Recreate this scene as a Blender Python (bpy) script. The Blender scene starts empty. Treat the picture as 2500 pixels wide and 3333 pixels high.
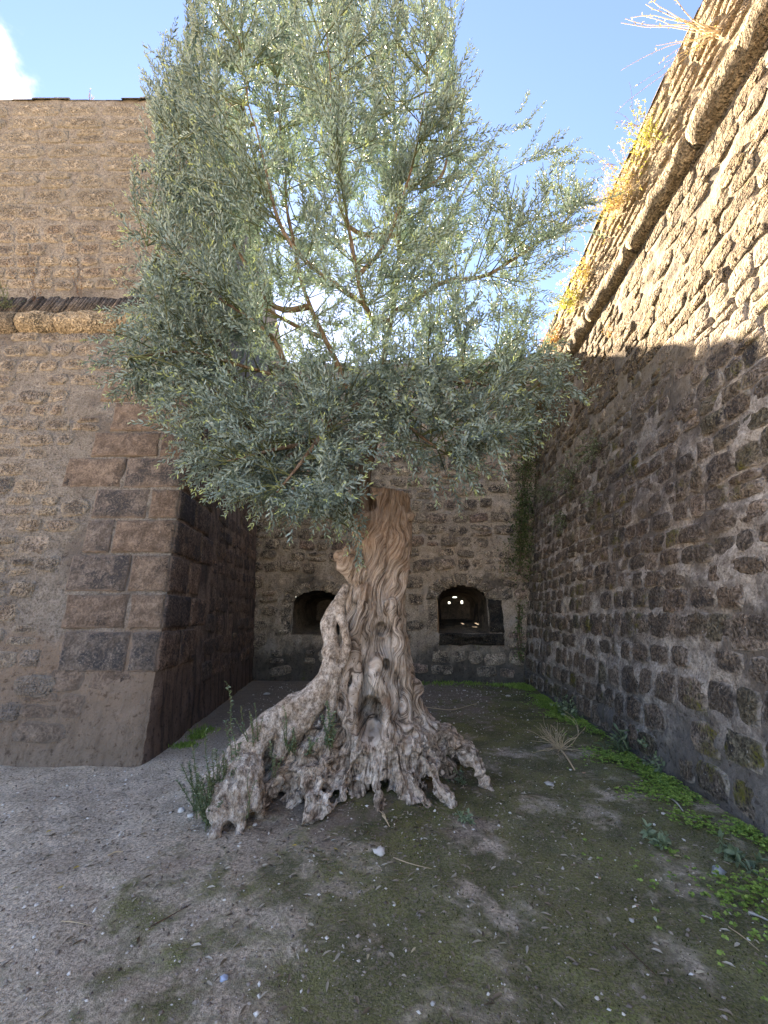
import bpy, math, random
import numpy as np
from mathutils import Vector, Matrix
random.seed(7); rng = np.random.default_rng(7)
C = bpy.context.scene.collection
scn = bpy.context.scene
# ------------------------------------------------------------------ camera
F, CX, CY = 1300.0, 1250.0, 1666.5
PITCH = math.radians(14.4); H = 1.55
cd = bpy.data.cameras.new('camera'); cam = bpy.data.objects.new('camera', cd); C.objects.link(cam)
cam.location = (0, 0, H); cam.rotation_euler = (math.pi/2 + PITCH, 0, 0)
cd.sensor_fit = 'VERTICAL'; cd.sensor_height = 36; cd.sensor_width = 27; cd.lens = F/3333*36
cd.clip_start = .05; cd.clip_end = 2000
scn.camera = cam
# ------------------------------------------------------------------ sky and sun
SUN_EL, SUN_AZ = math.radians(33.8), math.radians(-13.9)
sdir = Vector((math.sin(SUN_AZ)*math.cos(SUN_EL), math.cos(SUN_AZ)*math.cos(SUN_EL), math.sin(SUN_EL)))
w = bpy.data.worlds.new('World'); scn.world = w; w.use_nodes = True
wn = w.node_tree.nodes; wl = w.node_tree.links; wn.clear()
wo = wn.new('ShaderNodeOutputWorld'); wb = wn.new('ShaderNodeBackground'); wb.inputs['Strength'].default_value = 0.05
sky = wn.new('ShaderNodeTexSky'); sky.sky_type = 'NISHITA'; sky.sun_disc = False
sky.sun_elevation = SUN_EL; sky.sun_rotation = SUN_AZ; sky.altitude = 100
sky.air_density = 1.0; sky.dust_density = 0.15; sky.ozone_density = 4.2
# soft white clouds low in the sky, by direction
tc = wn.new('ShaderNodeTexCoord')
cn = wn.new('ShaderNodeTexNoise'); cn.inputs['Scale'].default_value = 7; cn.inputs['Detail'].default_value = 7; cn.inputs['Roughness'].default_value = .55
def wmath(op, a, b):
    m = wn.new('ShaderNodeMath'); m.operation = op
    for k, x in enumerate((a, b)):
        if isinstance(x, bpy.types.NodeSocket): wl.new(x, m.inputs[k])
        else: m.inputs[k].default_value = x
    return m.outputs[0]
dmin = None
for cdir, csz in (((-.70, .38, .70), 1.04), ((-.80, -.25, .55), .8), ((.55, -.62, .56), .7), ((-.2, -.85, .45), .6)):
    vd = wn.new('ShaderNodeVectorMath'); vd.operation = 'DISTANCE'; wl.new(tc.outputs['Generated'], vd.inputs[0]); vd.inputs[1].default_value = Vector(cdir).normalized()
    q_ = wmath('DIVIDE', vd.outputs['Value'], csz); dmin = q_ if dmin is None else wmath('MINIMUM', dmin, q_)
cr = wn.new('ShaderNodeMapRange'); cr.interpolation_type = 'SMOOTHSTEP'; cr.inputs['From Min'].default_value = .20; cr.inputs['From Max'].default_value = .12
wl.new(wmath('ADD', dmin, wmath('MULTIPLY', wmath('SUBTRACT', cn.outputs['Fac'], .5), .22)), cr.inputs['Value'])
cm = wn.new('ShaderNodeMixRGB'); cm.inputs['Color2'].default_value = (11, 11.2, 11.6, 1)
wl.new(tc.outputs['Generated'], cn.inputs['Vector'])
wl.new(cr.outputs[0], cm.inputs['Fac'])
sm = wn.new('ShaderNodeMixRGB'); sm.blend_type = 'MULTIPLY'; sm.inputs['Fac'].default_value = 1; sm.inputs['Color2'].default_value = (.83, .87, 1.0, 1)   # clear, slightly violet blue
wl.new(sky.outputs[0], sm.inputs['Color1']); wl.new(sm.outputs[0], cm.inputs['Color1']); wl.new(cm.outputs[0], wb.inputs['Color']); wl.new(wb.outputs[0], wo.inputs['Surface'])
sl = bpy.data.lights.new('sun', 'SUN'); sl.energy = 5.0; sl.angle = math.radians(.53); sl.color = (1, .93, .80)
so = bpy.data.objects.new('sun', sl); C.objects.link(so); so.location = (0, 0, 30)
so.rotation_euler = sdir.to_track_quat('Z', 'Y').to_euler()
vs = scn.view_settings; vs.view_transform = 'Standard'; vs.look = 'None'; vs.gamma = 1; vs.use_curve_mapping = False
vs.exposure = 3.45
vs.use_white_balance = True; vs.white_balance_temperature = 8300; vs.white_balance_tint = 14
scn.cycles.max_bounces = 4; scn.cycles.diffuse_bounces = 3; scn.cycles.glossy_bounces = 1; scn.cycles.transmission_bounces = 3; scn.cycles.transparent_max_bounces = 4
scn.cycles.caustics_reflective = False; scn.cycles.caustics_refractive = False
# ------------------------------------------------------------------ helpers
COSP, SINP = math.cos(PITCH), math.sin(PITCH)
def ray(u, v):
    x = (u-CX)/F; up = (CY-v)/F
    return np.array([x, COSP-up*SINP, SINP+up*COSP])
def P(u, v, y):
    d = ray(u, v); t = y/d[1]
    return np.array([0, 0, H]) + d*t
def G(u, v, z=0.0):
    d = ray(u, v); t = (z-H)/d[2]
    return np.array([0, 0, H]) + d*t
def proj(p):
    p = np.asarray(p, float); x = p[..., 0]; y = p[..., 1]; z = p[..., 2]-H
    ax = y*COSP+z*SINP; up = z*COSP-y*SINP; ax = np.where(ax < .05, .05, ax)
    return CX+F*x/ax, CY-F*up/ax, ax
def _hash(ix, iy, iz, s):
    h = (ix.astype(np.int64)*374761393 + iy.astype(np.int64)*668265263 + iz.astype(np.int64)*2147483647 + s*1274126177) & 0x7fffffff
    h = ((h ^ (h >> 13))*1274126177) & 0x7fffffff
    h = (h ^ (h >> 16)) & 0xffff
    return h/32767.5-1.0
def noise(p, s=0):
    p = np.asarray(p, float); i = np.floor(p); f = p-i; i = i.astype(np.int64)
    f = f*f*f*(f*(f*6-15)+10); r = 0
    for dx in (0, 1):
        wx = f[:, 0] if dx else 1-f[:, 0]
        for dy in (0, 1):
            wy = f[:, 1] if dy else 1-f[:, 1]
            for dz in (0, 1):
                wz = f[:, 2] if dz else 1-f[:, 2]
                r = r+wx*wy*wz*_hash(i[:, 0]+dx, i[:, 1]+dy, i[:, 2]+dz, s)
    return r
def fbm(p, o=4, s=0, g=.5):
    a = 1; r = 0; q = np.asarray(p, float)
    for k in range(o):
        r = r+a*noise(q, s+k*17); q = q*2.03+11.7; a *= g
    return r
def mkmesh(name, V, Fc, mat=None, smooth=True, attrs=None):
    """V: (n,3); Fc: array (m,k) or list of such arrays"""
    me = bpy.data.meshes.new(name)
    V = np.asarray(V, np.float32); 
    if not isinstance(Fc, list): Fc = [Fc]
    Fc = [np.asarray(f, np.int32) for f in Fc if len(f)]
    me.vertices.add(len(V)); me.vertices.foreach_set('co', V.ravel())
    nl = sum(f.size for f in Fc); npoly = sum(len(f) for f in Fc)
    me.loops.add(nl); me.loops.foreach_set('vertex_index', np.concatenate([f.ravel() for f in Fc]))
    tot = np.concatenate([np.full(len(f), f.shape[1], np.int32) for f in Fc])
    st = np.concatenate([[0], np.cumsum(tot)[:-1]]).astype(np.int32)
    me.polygons.add(npoly); me.polygons.foreach_set('loop_start', st); me.polygons.foreach_set('loop_total', tot)
    if smooth: me.polygons.foreach_set('use_smooth', np.ones(npoly, bool))
    if attrs:
        for k, a in attrs.items():
            a = np.asarray(a, np.float32)
            if a.ndim == 1:
                at = me.attributes.new(k, 'FLOAT', 'POINT'); at.data.foreach_set('value', a)
            elif a.shape[1] == 3:
                at = me.attributes.new(k, 'FLOAT_VECTOR', 'POINT'); at.data.foreach_set('vector', a.ravel())
    me.update(calc_edges=True); me.validate()
    if mat: me.materials.append(mat)
    return me
def obj(name, me, parent=None, label=None, cat=None, group=None, kind=None):
    o = bpy.data.objects.new(name, me); C.objects.link(o)
    if parent is not None: o.parent = parent
    if label: o['label'] = label
    if cat: o['category'] = cat
    if group: o['group'] = group
    if kind: o['kind'] = kind
    return o
def empty(name, loc, label, cat, group=None):
    o = obj(name, None, None, label, cat, group); o.location = tuple(loc); o.empty_display_size = .1
    return o
def put(o, parent):           # parent without moving (mesh data given in world coordinates)
    o.parent = parent; o.matrix_parent_inverse = Matrix.Translation(-Vector(parent.location)); return o
class Acc:
    """collects geometry"""
    def __init__(s): s.v = []; s.q = []; s.t = []; s.n = 0; s.a = {}
    def add(s, V, Q=None, T=None, **attrs):
        V = np.asarray(V, float)
        if Q is not None and len(Q): s.q.append(np.asarray(Q)+s.n)
        if T is not None and len(T): s.t.append(np.asarray(T)+s.n)
        s.v.append(V); s.n += len(V)
        for k, a in attrs.items():
            a = np.asarray(a, float)
            if a.ndim == 0: a = np.full(len(V), float(a))
            s.a.setdefault(k, []).append(a)
    def mesh(s, name, mat=None, smooth=True):
        Fc = []
        if s.q: Fc.append(np.concatenate(s.q))
        if s.t: Fc.append(np.concatenate(s.t))
        return mkmesh(name, np.concatenate(s.v), Fc, mat, smooth, {k: np.concatenate(a) for k, a in s.a.items()})
def smooth_path(pts, rad, n):
    pts = np.asarray(pts, float); rad = np.asarray(rad, float)
    d = np.r_[0, np.cumsum(np.linalg.norm(np.diff(pts, axis=0), axis=1))]
    if d[-1] < 1e-6: d = np.arange(len(pts), dtype=float)
    t = np.linspace(0, d[-1], n)
    m = np.gradient(pts, d, axis=0) if len(pts) > 2 else np.repeat([(pts[-1]-pts[0])/d[-1]], 2, 0)
    k = np.clip(np.searchsorted(d, t, side='right')-1, 0, len(d)-2)
    h = (d[k+1]-d[k])[:, None]; s = ((t-d[k])[:, None])/h
    p = (2*s**3-3*s**2+1)*pts[k]+(s**3-2*s**2+s)*h*m[k]+(-2*s**3+3*s**2)*pts[k+1]+(s**3-s**2)*h*m[k+1]
    return p, np.interp(t, d, rad)
def tube(acc, pts, rad, n=8, segs=None, lump=0, seed=0, cap=True, flat=1.0, **attrs):
    pts = np.asarray(pts, float)
    p, r = smooth_path(pts, rad, segs) if segs else (pts, np.asarray(rad, float))
    m = len(p); T = np.gradient(p, axis=0); T /= np.linalg.norm(T, axis=1)[:, None]+1e-9
    a = np.array([0, 0, 1.]) if abs(T[0][2]) < .9 else np.array([1., 0, 0])
    X = np.cross(T[0], a); X /= np.linalg.norm(X); Xs = []
    for i in range(m):
        X = X-T[i]*X.dot(T[i]); X = X/(np.linalg.norm(X)+1e-9); Xs.append(X)
    Xs = np.array(Xs); Ys = np.cross(T, Xs)
    an = np.arange(n)*2*math.pi/n
    V = p[:, None, :]+r[:, None, None]*(np.cos(an)[None, :, None]*Xs[:, None, :]+flat*np.sin(an)[None, :, None]*Ys[:, None, :])
    if lump:
        q = V.reshape(-1, 3); nn = fbm(q*9+seed, 3, seed).reshape(m, n, 1)
        V = p[:, None, :]+(V-p[:, None, :])*(1+lump*nn)
    V = V.reshape(-1, 3)
    i = np.arange(m-1)[:, None]*n; j = np.arange(n)[None, :]; j2 = (j+1) % n
    Q = np.stack([i+j, i+j2, i+n+j2, i+n+j], -1).reshape(-1, 4)
    Tt = []
    if cap:
        V = np.vstack([V, p[:1], p[-1:]]); b = m*n
        for k in range(n):
            Tt.append((b, (k+1) % n, k)); Tt.append((b+1, (m-1)*n+k, (m-1)*n+(k+1) % n))
    acc.add(V, Q, np.array(Tt) if Tt else None, **attrs)
def leaves(acc, Pn, D, N, L, W, tone, fold=.25):
    """vectorised lanceolate leaves: two quads folded on the midrib"""
    D = D/(np.linalg.norm(D, axis=1)[:, None]+1e-9); S = np.cross(D, N); S /= np.linalg.norm(S, axis=1)[:, None]+1e-9
    Nn = np.cross(S, D); L = L[:, None]; W = W[:, None]
    b = Pn; tp = Pn+D*L-Nn*L*.08
    l1 = Pn+D*L*.3+S*W*.42+Nn*W*fold; l2 = Pn+D*L*.68+S*W*.44+Nn*W*fold
    r1 = Pn+D*L*.3-S*W*.42+Nn*W*fold; r2 = Pn+D*L*.68-S*W*.44+Nn*W*fold
    V = np.stack([b, l1, l2, tp, r2, r1], 1).reshape(-1, 3)
    k = np.arange(len(Pn))[:, None]*6
    Q = np.concatenate([k+np.array([[0, 3, 2, 1]]), k+np.array([[0, 5, 4, 3]])])
    acc.add(V, Q, tone=np.repeat(tone, 6))
# ------------------------------------------------------------------ materials
class NT:
    def __init__(s, name):
        s.m = bpy.data.materials.new(name); s.m.use_nodes = True; s.t = s.m.node_tree; s.t.nodes.clear()
        s.o = s.t.nodes.new('ShaderNodeOutputMaterial')
    def n(s, ty, **kw):
        nd = s.t.nodes.new(ty)
        for k, v in kw.items(): setattr(nd, k, v)
        return nd
    def set(s, inp, v):
        if isinstance(v, bpy.types.NodeSocket): s.t.links.new(v, inp)
        elif isinstance(v, (tuple, list)) and len(v) == 3 and inp.type == 'RGBA': inp.default_value = (*v, 1)
        else: inp.default_value = v
    def pos(s): return s.n('ShaderNodeNewGeometry').outputs['Position']
    def nor(s): return s.n('ShaderNodeNewGeometry').outputs['Normal']
    def attr(s, a, vec=False):
        return s.n('ShaderNodeAttribute', attribute_name=a).outputs['Vector' if vec else 'Fac']
    def map(s, v, sc=(1, 1, 1), loc=(0, 0, 0)):
        m = s.n('ShaderNodeMapping'); s.set(m.inputs['Vector'], v); m.inputs['Scale'].default_value = sc; m.inputs['Location'].default_value = loc
        return m.outputs[0]
    def noise(s, v, sc, det=4, ro=.6, dist=0):
        m = s.n('ShaderNodeTexNoise'); s.set(m.inputs['Vector'], v); m.inputs['Scale'].default_value = sc
        m.inputs['Detail'].default_value = det; m.inputs['Roughness'].default_value = ro; m.inputs['Distortion'].default_value = dist
        return m.outputs['Fac']
    def noisec(s, v, sc, det=2):
        m = s.n('ShaderNodeTexNoise'); s.set(m.inputs['Vector'], v); m.inputs['Scale'].default_value = sc; m.inputs['Detail'].default_value = det
        return m.outputs['Color']
    def vor(s, v, sc, feat='F1', rnd=1):
        m = s.n('ShaderNodeTexVoronoi', feature=feat); s.set(m.inputs['Vector'], v); m.inputs['Scale'].default_value = sc; m.inputs['Randomness'].default_value = rnd
        return m.outputs['Distance']
    def math(s, op, a, b=0.0, clamp=False):
        m = s.n('ShaderNodeMath', operation=op, use_clamp=clamp); s.set(m.inputs[0], a); s.set(m.inputs[1], b); return m.outputs[0]
    def vmath(s, op, a, b):
        m = s.n('ShaderNodeVectorMath', operation=op); s.set(m.inputs[0], a)
        if op == 'SCALE': s.set(m.inputs['Scale'], b)
        else: s.set(m.inputs[1], b)
        return m.outputs[0]
    def sep(s, v):
        m = s.n('ShaderNodeSeparateXYZ'); s.set(m.inputs[0], v); return m.outputs
    def rng(s, v, a, b, c=0.0, d=1.0):
        m = s.n('ShaderNodeMapRange', interpolation_type='SMOOTHSTEP'); s.set(m.inputs['Value'], v)
        for k, x in zip(('From Min', 'From Max', 'To Min', 'To Max'), (a, b, c, d)): s.set(m.inputs[k], x)
        return m.outputs[0]
    def ramp(s, f, stops):
        m = s.n('ShaderNodeValToRGB'); s.set(m.inputs[0], f); e = m.color_ramp.elements
        while len(e) < len(stops): e.new(.5)
        for k, (p, c) in enumerate(stops): e[k].position = p; e[k].color = (*c, 1)
        return m.outputs[0]
    def mix(s, f, a, b, bt='MIX'):
        m = s.n('ShaderNodeMixRGB', blend_type=bt); s.set(m.inputs[0], f); s.set(m.inputs[1], a); s.set(m.inputs[2], b); return m.outputs[0]
    def bump(s, h, st, dist, nrm=None):
        m = s.n('ShaderNodeBump'); s.set(m.inputs['Height'], h); m.inputs['Strength'].default_value = st; m.inputs['Distance'].default_value = dist
        if nrm is not None: s.set(m.inputs['Normal'], nrm)
        return m.outputs[0]
    def bsdf(s, col, rough=.9, nrm=None, spec=.2):
        b = s.n('ShaderNodeBsdfPrincipled'); s.set(b.inputs['Base Color'], col); s.set(b.inputs['Roughness'], rough)
        b.inputs['Specular IOR Level'].default_value = spec
        if nrm is not None: s.set(b.inputs['Normal'], nrm)
        s.t.links.new(b.outputs[0], s.o.inputs[0]); return s.m
TINT = {'left': (.77, .86, .98), 'dark q': (.95, 1.0, 1.08), 'brown q': (.74, .80, .90), 'right r': (1.22, 1.26, 1.34), 'right m': (1.10, 1.13, 1.20), 'back': (1.18, 1.24, 1.34), 'pitted': (1.0, 1.04, 1.12), 'flank': (1.5, 1.5, 1.55), 'parapet': (.95, .97, 1.0), 'right u': (.95, .97, 1.0), 'right c': (.95, .98, 1.02)}
def tinted(t, name, col):
    for k, c in TINT.items():
        if name.startswith(k): return t.mix(1.0, col, c, 'MULTIPLY')
    return col
def stone_mat(name, cols, mortar, dust=.6, moss=0.0, crust=0.0, crustc=(.03, .028, .027), pit=1.0, pitsc=24, streak=0.0, zsplit=None, bumpd=.05, spots=0.0, moss_c=(.11, .10, .018), low=None, micro=1.0):
    t = NT(name); p = t.pos()
    oi = t.n('ShaderNodeObjectInfo').outputs['Random']
    r = t.math('FRACT', t.math('ADD', oi, t.attr('rnd')))
    base = t.ramp(r, [(i/(len(cols)-1), c) for i, c in enumerate(cols)])
    wob = t.vmath('ADD', p, t.vmath('SCALE', t.noisec(p, 9, 1), .06))
    mid = t.noise(wob, 7, 4, .68); fin = t.noise(wob, 38, 2, .7)
    v1 = t.vor(wob, pitsc); pits = t.rng(v1, .12, .42)
    col = t.mix(t.rng(mid, .32, .7), t.mix(1.0, base, (.62, .59, .56), 'MULTIPLY'), t.mix(1.0, base, (1.32, 1.28, 1.22), 'MULTIPLY'))
    col = t.mix(micro, col, t.ramp(fin, [(.34, (.42, .39, .36)), (.5, (.95, .95, .95)), (.66, (1.55, 1.52, 1.48))]), 'MULTIPLY')
    pm = t.math('MULTIPLY', t.math('SUBTRACT', 1.0, pits), t.rng(mid, .42, .58))
    col = t.mix(t.math('MULTIPLY', pm, .55*pit), col, t.mix(1.0, base, (.35, .31, .28), 'MULTIPLY'))
    if crust:
        cm_ = t.rng(t.noise(wob, 2.6, 7, .72), .62-.3*crust, .74-.3*crust)
        col = t.mix(t.math('MULTIPLY', cm_, t.rng(fin, .75, .40)), col, crustc)
    if streak:
        sx = t.noise(t.map(p, (1, 1, .12)), 7, 5, .6)
        col = t.mix(t.math('MULTIPLY', t.rng(sx, .48, .66), streak), col, (.022, .020, .020))
    if dust:
        e = t.attr('edge')
        dm = t.rng(t.math('ADD', t.math('MULTIPLY', e, .55), t.noise(wob, 5, 6, .7)), 1.02-.5*dust, 1.38-.5*dust)
        col = t.mix(dm, col, t.mix(fin, t.mix(1.0, mortar, (.75, .74, .73), 'MULTIPLY'), mortar))
    if spots:
        sv = t.math('MULTIPLY', t.rng(t.noise(p, 26, 3, .5), .70, .76), spots)
        col = t.mix(sv, col, (.52, .50, .46))
    if moss:
        mm = t.math('MULTIPLY', t.rng(t.noise(p, 1.9, 6, .7), .63-.2*moss, .76-.2*moss), t.rng(fin, .35, .6))
        col = t.mix(mm, col, moss_c)
    if low:
        zz = t.math('ADD', t.sep(p)[2], t.math('MULTIPLY', t.math('SUBTRACT', t.noise(wob, 1.6, 5, .7), .5), 2.0))
        col = t.mix(t.math('MULTIPLY', t.rng(zz, low[0], low[0]-1.2), .72), col, t.mix(fin, t.mix(1.0, low[1], (.7, .7, .7), 'MULTIPLY'), t.mix(1.0, low[1], (1.35, 1.35, 1.35), 'MULTIPLY')))
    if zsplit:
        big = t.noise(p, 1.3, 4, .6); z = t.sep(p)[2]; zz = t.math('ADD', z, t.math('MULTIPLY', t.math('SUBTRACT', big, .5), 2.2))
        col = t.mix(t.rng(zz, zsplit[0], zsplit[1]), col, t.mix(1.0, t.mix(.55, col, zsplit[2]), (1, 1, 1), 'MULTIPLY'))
    hgt = t.math('ADD', t.math('MULTIPLY', mid, .9), t.math('ADD', t.math('MULTIPLY', fin, .32), t.math('MULTIPLY', t.math('MULTIPLY', pits, t.rng(mid, .38, .6, .2, 1.0)), .42*pit)))
    return t.bsdf(tinted(t, name, col), .93, t.bump(hgt, 1.0, bumpd), .12)
def mortar_mat(name, c1, c2, stain=(.05, .045, .042), st=.3, streak=0.0, moss=0.0, bumpd=.02, low=None, zsplit=None, patch=None):
    t = NT(name); p = t.pos(); wob = t.vmath('ADD', p, t.vmath('SCALE', t.noisec(p, 7, 1), .08))
    big = t.noise(wob, 1.1, 5, .65); mid = t.noise(wob, 6, 4, .65); fin = t.noise(p, 42, 3, .7)
    col = t.mix(t.rng(mid, .3, .7), c1, c2)
    col = t.mix(1.0, col, t.ramp(fin, [(.34, (.58, .56, .54)), (.5, (.97, .97, .97)), (.66, (1.32, 1.30, 1.28))]), 'MULTIPLY')
    if patch: col = t.mix(t.rng(t.noise(wob, 1.7, 7, .7), .55, .62), col, patch)
    if zsplit:
        z = t.sep(p)[2]; zz = t.math('ADD', z, t.math('MULTIPLY', t.math('SUBTRACT', big, .5), 2.2))
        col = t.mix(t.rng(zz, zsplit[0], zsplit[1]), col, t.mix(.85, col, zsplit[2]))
    col = t.mix(t.math('MULTIPLY', t.rng(big, .60-.2*st, .74-.2*st), .85), col, stain)
    if low is not None:   # damp dirt rising from the ground
        z = t.sep(p)[2]; zz = t.math('ADD', z, t.math('MULTIPLY', t.math('SUBTRACT', t.noise(wob, 1.6, 6, .7), .5), 2.0))
        col = t.mix(t.math('MULTIPLY', t.rng(zz, low[0], low[0]-.7), .85), col, t.mix(mid, low[1], t.mix(1.0, low[1], (1.5, 1.5, 1.5), 'MULTIPLY')))
    if low is not None:
        s2 = t.noise(t.map(wob, (1, 1, .18)), 11, 4, .65)
        col = t.mix(t.math('MULTIPLY', t.rng(zz, low[0]-.3, low[0]-1.6), t.math('MULTIPLY', t.rng(s2, .46, .66), .55)), col, t.mix(1.0, low[1], (.66, .64, .62), 'MULTIPLY'))
        col = t.mix(t.math('MULTIPLY', t.rng(zz, low[0], low[0]-1.0), t.math('MULTIPLY', t.rng(t.noise(wob, 3.3, 6, .75), .62, .70), .6)), col, t.mix(1.0, c2, (1.05, 1.0, .95), 'MULTIPLY'))
    if streak:
        sx = t.noise(t.map(p, (1, 1, .12)), 7, 5, .6)
        col = t.mix(t.math('MULTIPLY', t.rng(sx, .45, .62), streak), col, (.022, .020, .020))
    if moss:
        mm = t.math('MULTIPLY', t.rng(t.noise(p, 1.9, 6, .7), .63-.2*moss, .76-.2*moss), t.rng(fin, .35, .6))
        col = t.mix(mm, col, (.08, .085, .02))
    col = t.mix(t.rng(t.noise(p, 17, 4, .7), .54, .66), col, t.mix(1.0, col, (.55, .52, .50), 'MULTIPLY'))
    h = t.math('ADD', mid, t.math('MULTIPLY', fin, .45))
    return t.bsdf(tinted(t, name, col), .95, t.bump(h, 1.0, bumpd), .1)
TAN = (.42, .335, .235)
M = {}
M['left_mortar'] = mortar_mat('left mortar', (.23, .185, .142), (.33, .272, .212), (.17, .132, .102), .5, low=(1.7, (.255, .172, .115)), bumpd=.06)
M['left_stone'] = stone_mat('left rubble', [(.23, .185, .147), (.31, .242, .175), (.17, .142, .12), (.36, .288, .21), (.24, .178, .13), (.28, .24, .202)], (.42, .33, .235), .75, crust=.25, crustc=(.075, .062, .052), spots=.5, low=(1.7, (.22, .165, .125)))
M['left_upper'] = stone_mat('left upper stone', [(.26, .212, .16), (.30, .245, .182), (.225, .182, .136), (.33, .27, .202), (.275, .235, .19)], (.315, .257, .19), .95, pit=1.3, pitsc=12, bumpd=.05)
M['quoin_dark'] = stone_mat('dark quoin', [(.125, .108, .095), (.17, .138, .115), (.14, .118, .10)], (.22, .170, .135), .62, crust=.6, crustc=(.048, .045, .044), pit=.5, bumpd=.02, spots=.3, micro=.55)
M['quoin_brown'] = stone_mat('brown quoin', [(.20, .145, .108), (.235, .175, .13), (.175, .13, .10)], (.26, .20, .15), .55, crust=.25, pit=.5, bumpd=.02, spots=.3, micro=.55)
M['flank_mortar'] = mortar_mat('flank mortar', (.15, .112, .09), (.19, .142, .112), (.06, .05, .045), .6, streak=.6, low=(1.2, (.075, .055, .045)))
M['flank_stone'] = stone_mat('flank stone', [(.105, .080, .066), (.15, .108, .086), (.070, .060, .056), (.175, .125, .096)], (.15, .115, .09), .35, crust=.45, crustc=(.042, .037, .036), streak=.4, pit=.5, bumpd=.012)
M['back_mortar'] = mortar_mat('back mortar', (.29, .235, .182), (.39, .318, .25), (.07, .058, .048), .35, streak=.2, low=(1.1, (.05, .043, .036)), patch=(.30, .255, .215), moss=.15)
M['back_stone'] = stone_mat('back rubble', [(.31, .26, .21), (.38, .315, .25), (.25, .21, .172), (.42, .352, .282), (.29, .215, .18)], (.30, .24, .18), .5, crust=.45, crustc=(.055, .047, .042), pit=1.3, pitsc=20, streak=.15)
M['voussoir'] = stone_mat('pitted arch stone', [(.34, .29, .235), (.38, .325, .265), (.29, .25, .205)], (.28, .23, .18), .3, pit=1.8, pitsc=17, crust=.25, crustc=(.06, .05, .045))
M['dark_block'] = stone_mat('dark lava block', [(.050, .047, .045), (.070, .064, .058)], (.16, .13, .10), .3, crust=.5, crustc=(.022, .022, .023), pit=.9, spots=.7)
M['port_inner'] = mortar_mat('dark port interior', (.10, .082, .066), (.16, .128, .10), (.030, .026, .023), .6)  # dark brown with darker blotches, lining the gun ports
M['right_mortar'] = mortar_mat('right mortar', (.23, .197, .165), (.50, .445, .38), (.12, .10, .082), .60, bumpd=.035, moss=.05, low=(.9, (.10, .09, .08)), zsplit=(3.2, 4.6, (.20, .155, .105)))  # tan upper mortar, darkened from the sunlit level up to offset sun glare
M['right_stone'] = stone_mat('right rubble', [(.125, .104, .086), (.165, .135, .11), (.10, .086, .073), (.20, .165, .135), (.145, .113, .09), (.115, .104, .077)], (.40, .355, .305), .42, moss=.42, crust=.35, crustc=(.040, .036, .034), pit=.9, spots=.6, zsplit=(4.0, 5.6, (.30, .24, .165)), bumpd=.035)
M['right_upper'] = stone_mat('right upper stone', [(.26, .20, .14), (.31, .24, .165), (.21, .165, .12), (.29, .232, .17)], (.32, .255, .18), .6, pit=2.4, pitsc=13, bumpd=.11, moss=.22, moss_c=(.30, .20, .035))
M['parapet'] = stone_mat('parapet stone', [(.28, .215, .148), (.33, .255, .175), (.24, .185, .13)], (.33, .255, .175), .7, pit=1.5, pitsc=20, bumpd=.04, moss=.25, moss_c=(.30, .20, .035))
M['parapet_mortar'] = mortar_mat('parapet mortar', (.28, .22, .15), (.34, .27, .19), (.22, .165, .11), .2, bumpd=.035)
M['cordon_l'] = stone_mat('left cordon', [(.38, .285, .185), (.43, .335, .225), (.31, .235, .16), (.22, .18, .135)], (.40, .32, .22), .3, crust=.40, crustc=(.085, .068, .048), pit=.9)
M['cordon_r'] = stone_mat('right cordon', [(.27, .215, .15), (.31, .248, .175), (.25, .20, .14)], (.33, .26, .18), .3, crust=.2, crustc=(.14, .11, .075), pit=1.0)
M['brick_l'] = stone_mat('dark slate brick', [(.075, .070, .068), (.11, .10, .095), (.055, .052, .052), (.20, .17, .14)], (.3, .25, .2), 0, pit=.2, bumpd=.005)
M['brick_r'] = stone_mat('brown slate brick', [(.23, .17, .115), (.32, .25, .17), (.16, .12, .085)], (.3, .25, .2), 0, pit=.2, bumpd=.005)

def simple(name, col, rough=.8, trans=0.0, var=.15, sc=20, spec=.2):
    t = NT(name); p = t.pos()
    c = t.mix(t.noise(p, sc, 4), t.mix(1.0, col, (1-var,)*3, 'MULTIPLY'), t.mix(1.0, col, (1+var,)*3, 'MULTIPLY'))
    return t.bsdf(c, rough, None, spec)
def leaf_mat(name, stops, trans=.35, rough=.55, spec=.3, silver=None):
    t = NT(name); c = t.ramp(t.attr('tone'), stops)
    if silver:
        bf = t.n('ShaderNodeNewGeometry').outputs['Backfacing']; c2 = t.mix(.35, c, silver); c = t.mix(bf, c, c2)
    b = t.n('ShaderNodeBsdfPrincipled'); t.set(b.inputs['Base Color'], c); b.inputs['Roughness'].default_value = rough; b.inputs['Specular IOR Level'].default_value = spec
    tr = t.n('ShaderNodeBsdfTranslucent'); t.set(tr.inputs[0], t.mix(1.0, c, (1.05, 1.15, .80), 'MULTIPLY'))
    mx = t.n('ShaderNodeMixShader'); mx.inputs[0].default_value = trans
    t.t.links.new(b.outputs[0], mx.inputs[1]); t.t.links.new(tr.outputs[0], mx.inputs[2]); t.t.links.new(mx.outputs[0], t.o.inputs[0])
    return t.m
M['olive'] = leaf_mat('olive leaf', [(0, (.075, .105, .082)), (.35, (.165, .235, .205)), (.65, (.265, .360, .335)), (.86, (.37, .475, .46)), (.95, (.40, .50, .22)), (1, (.50, .60, .25))], .07, .5, .28, (.30, .385, .36))
M['weed'] = leaf_mat('weed leaf', [(0, (.085, .105, .05)), (.5, (.15, .195, .10)), (.8, (.23, .30, .19)), (1, (.32, .39, .26))], .3)
M['clover'] = leaf_mat('clover leaf', [(0, (.11, .19, .04)), (.5, (.24, .38, .08)), (1, (.40, .55, .14))], .3)
M['ivy'] = leaf_mat('creeper leaf', [(0, (.045, .065, .028)), (.6, (.10, .14, .055)), (1, (.17, .22, .10))], .25)
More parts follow.
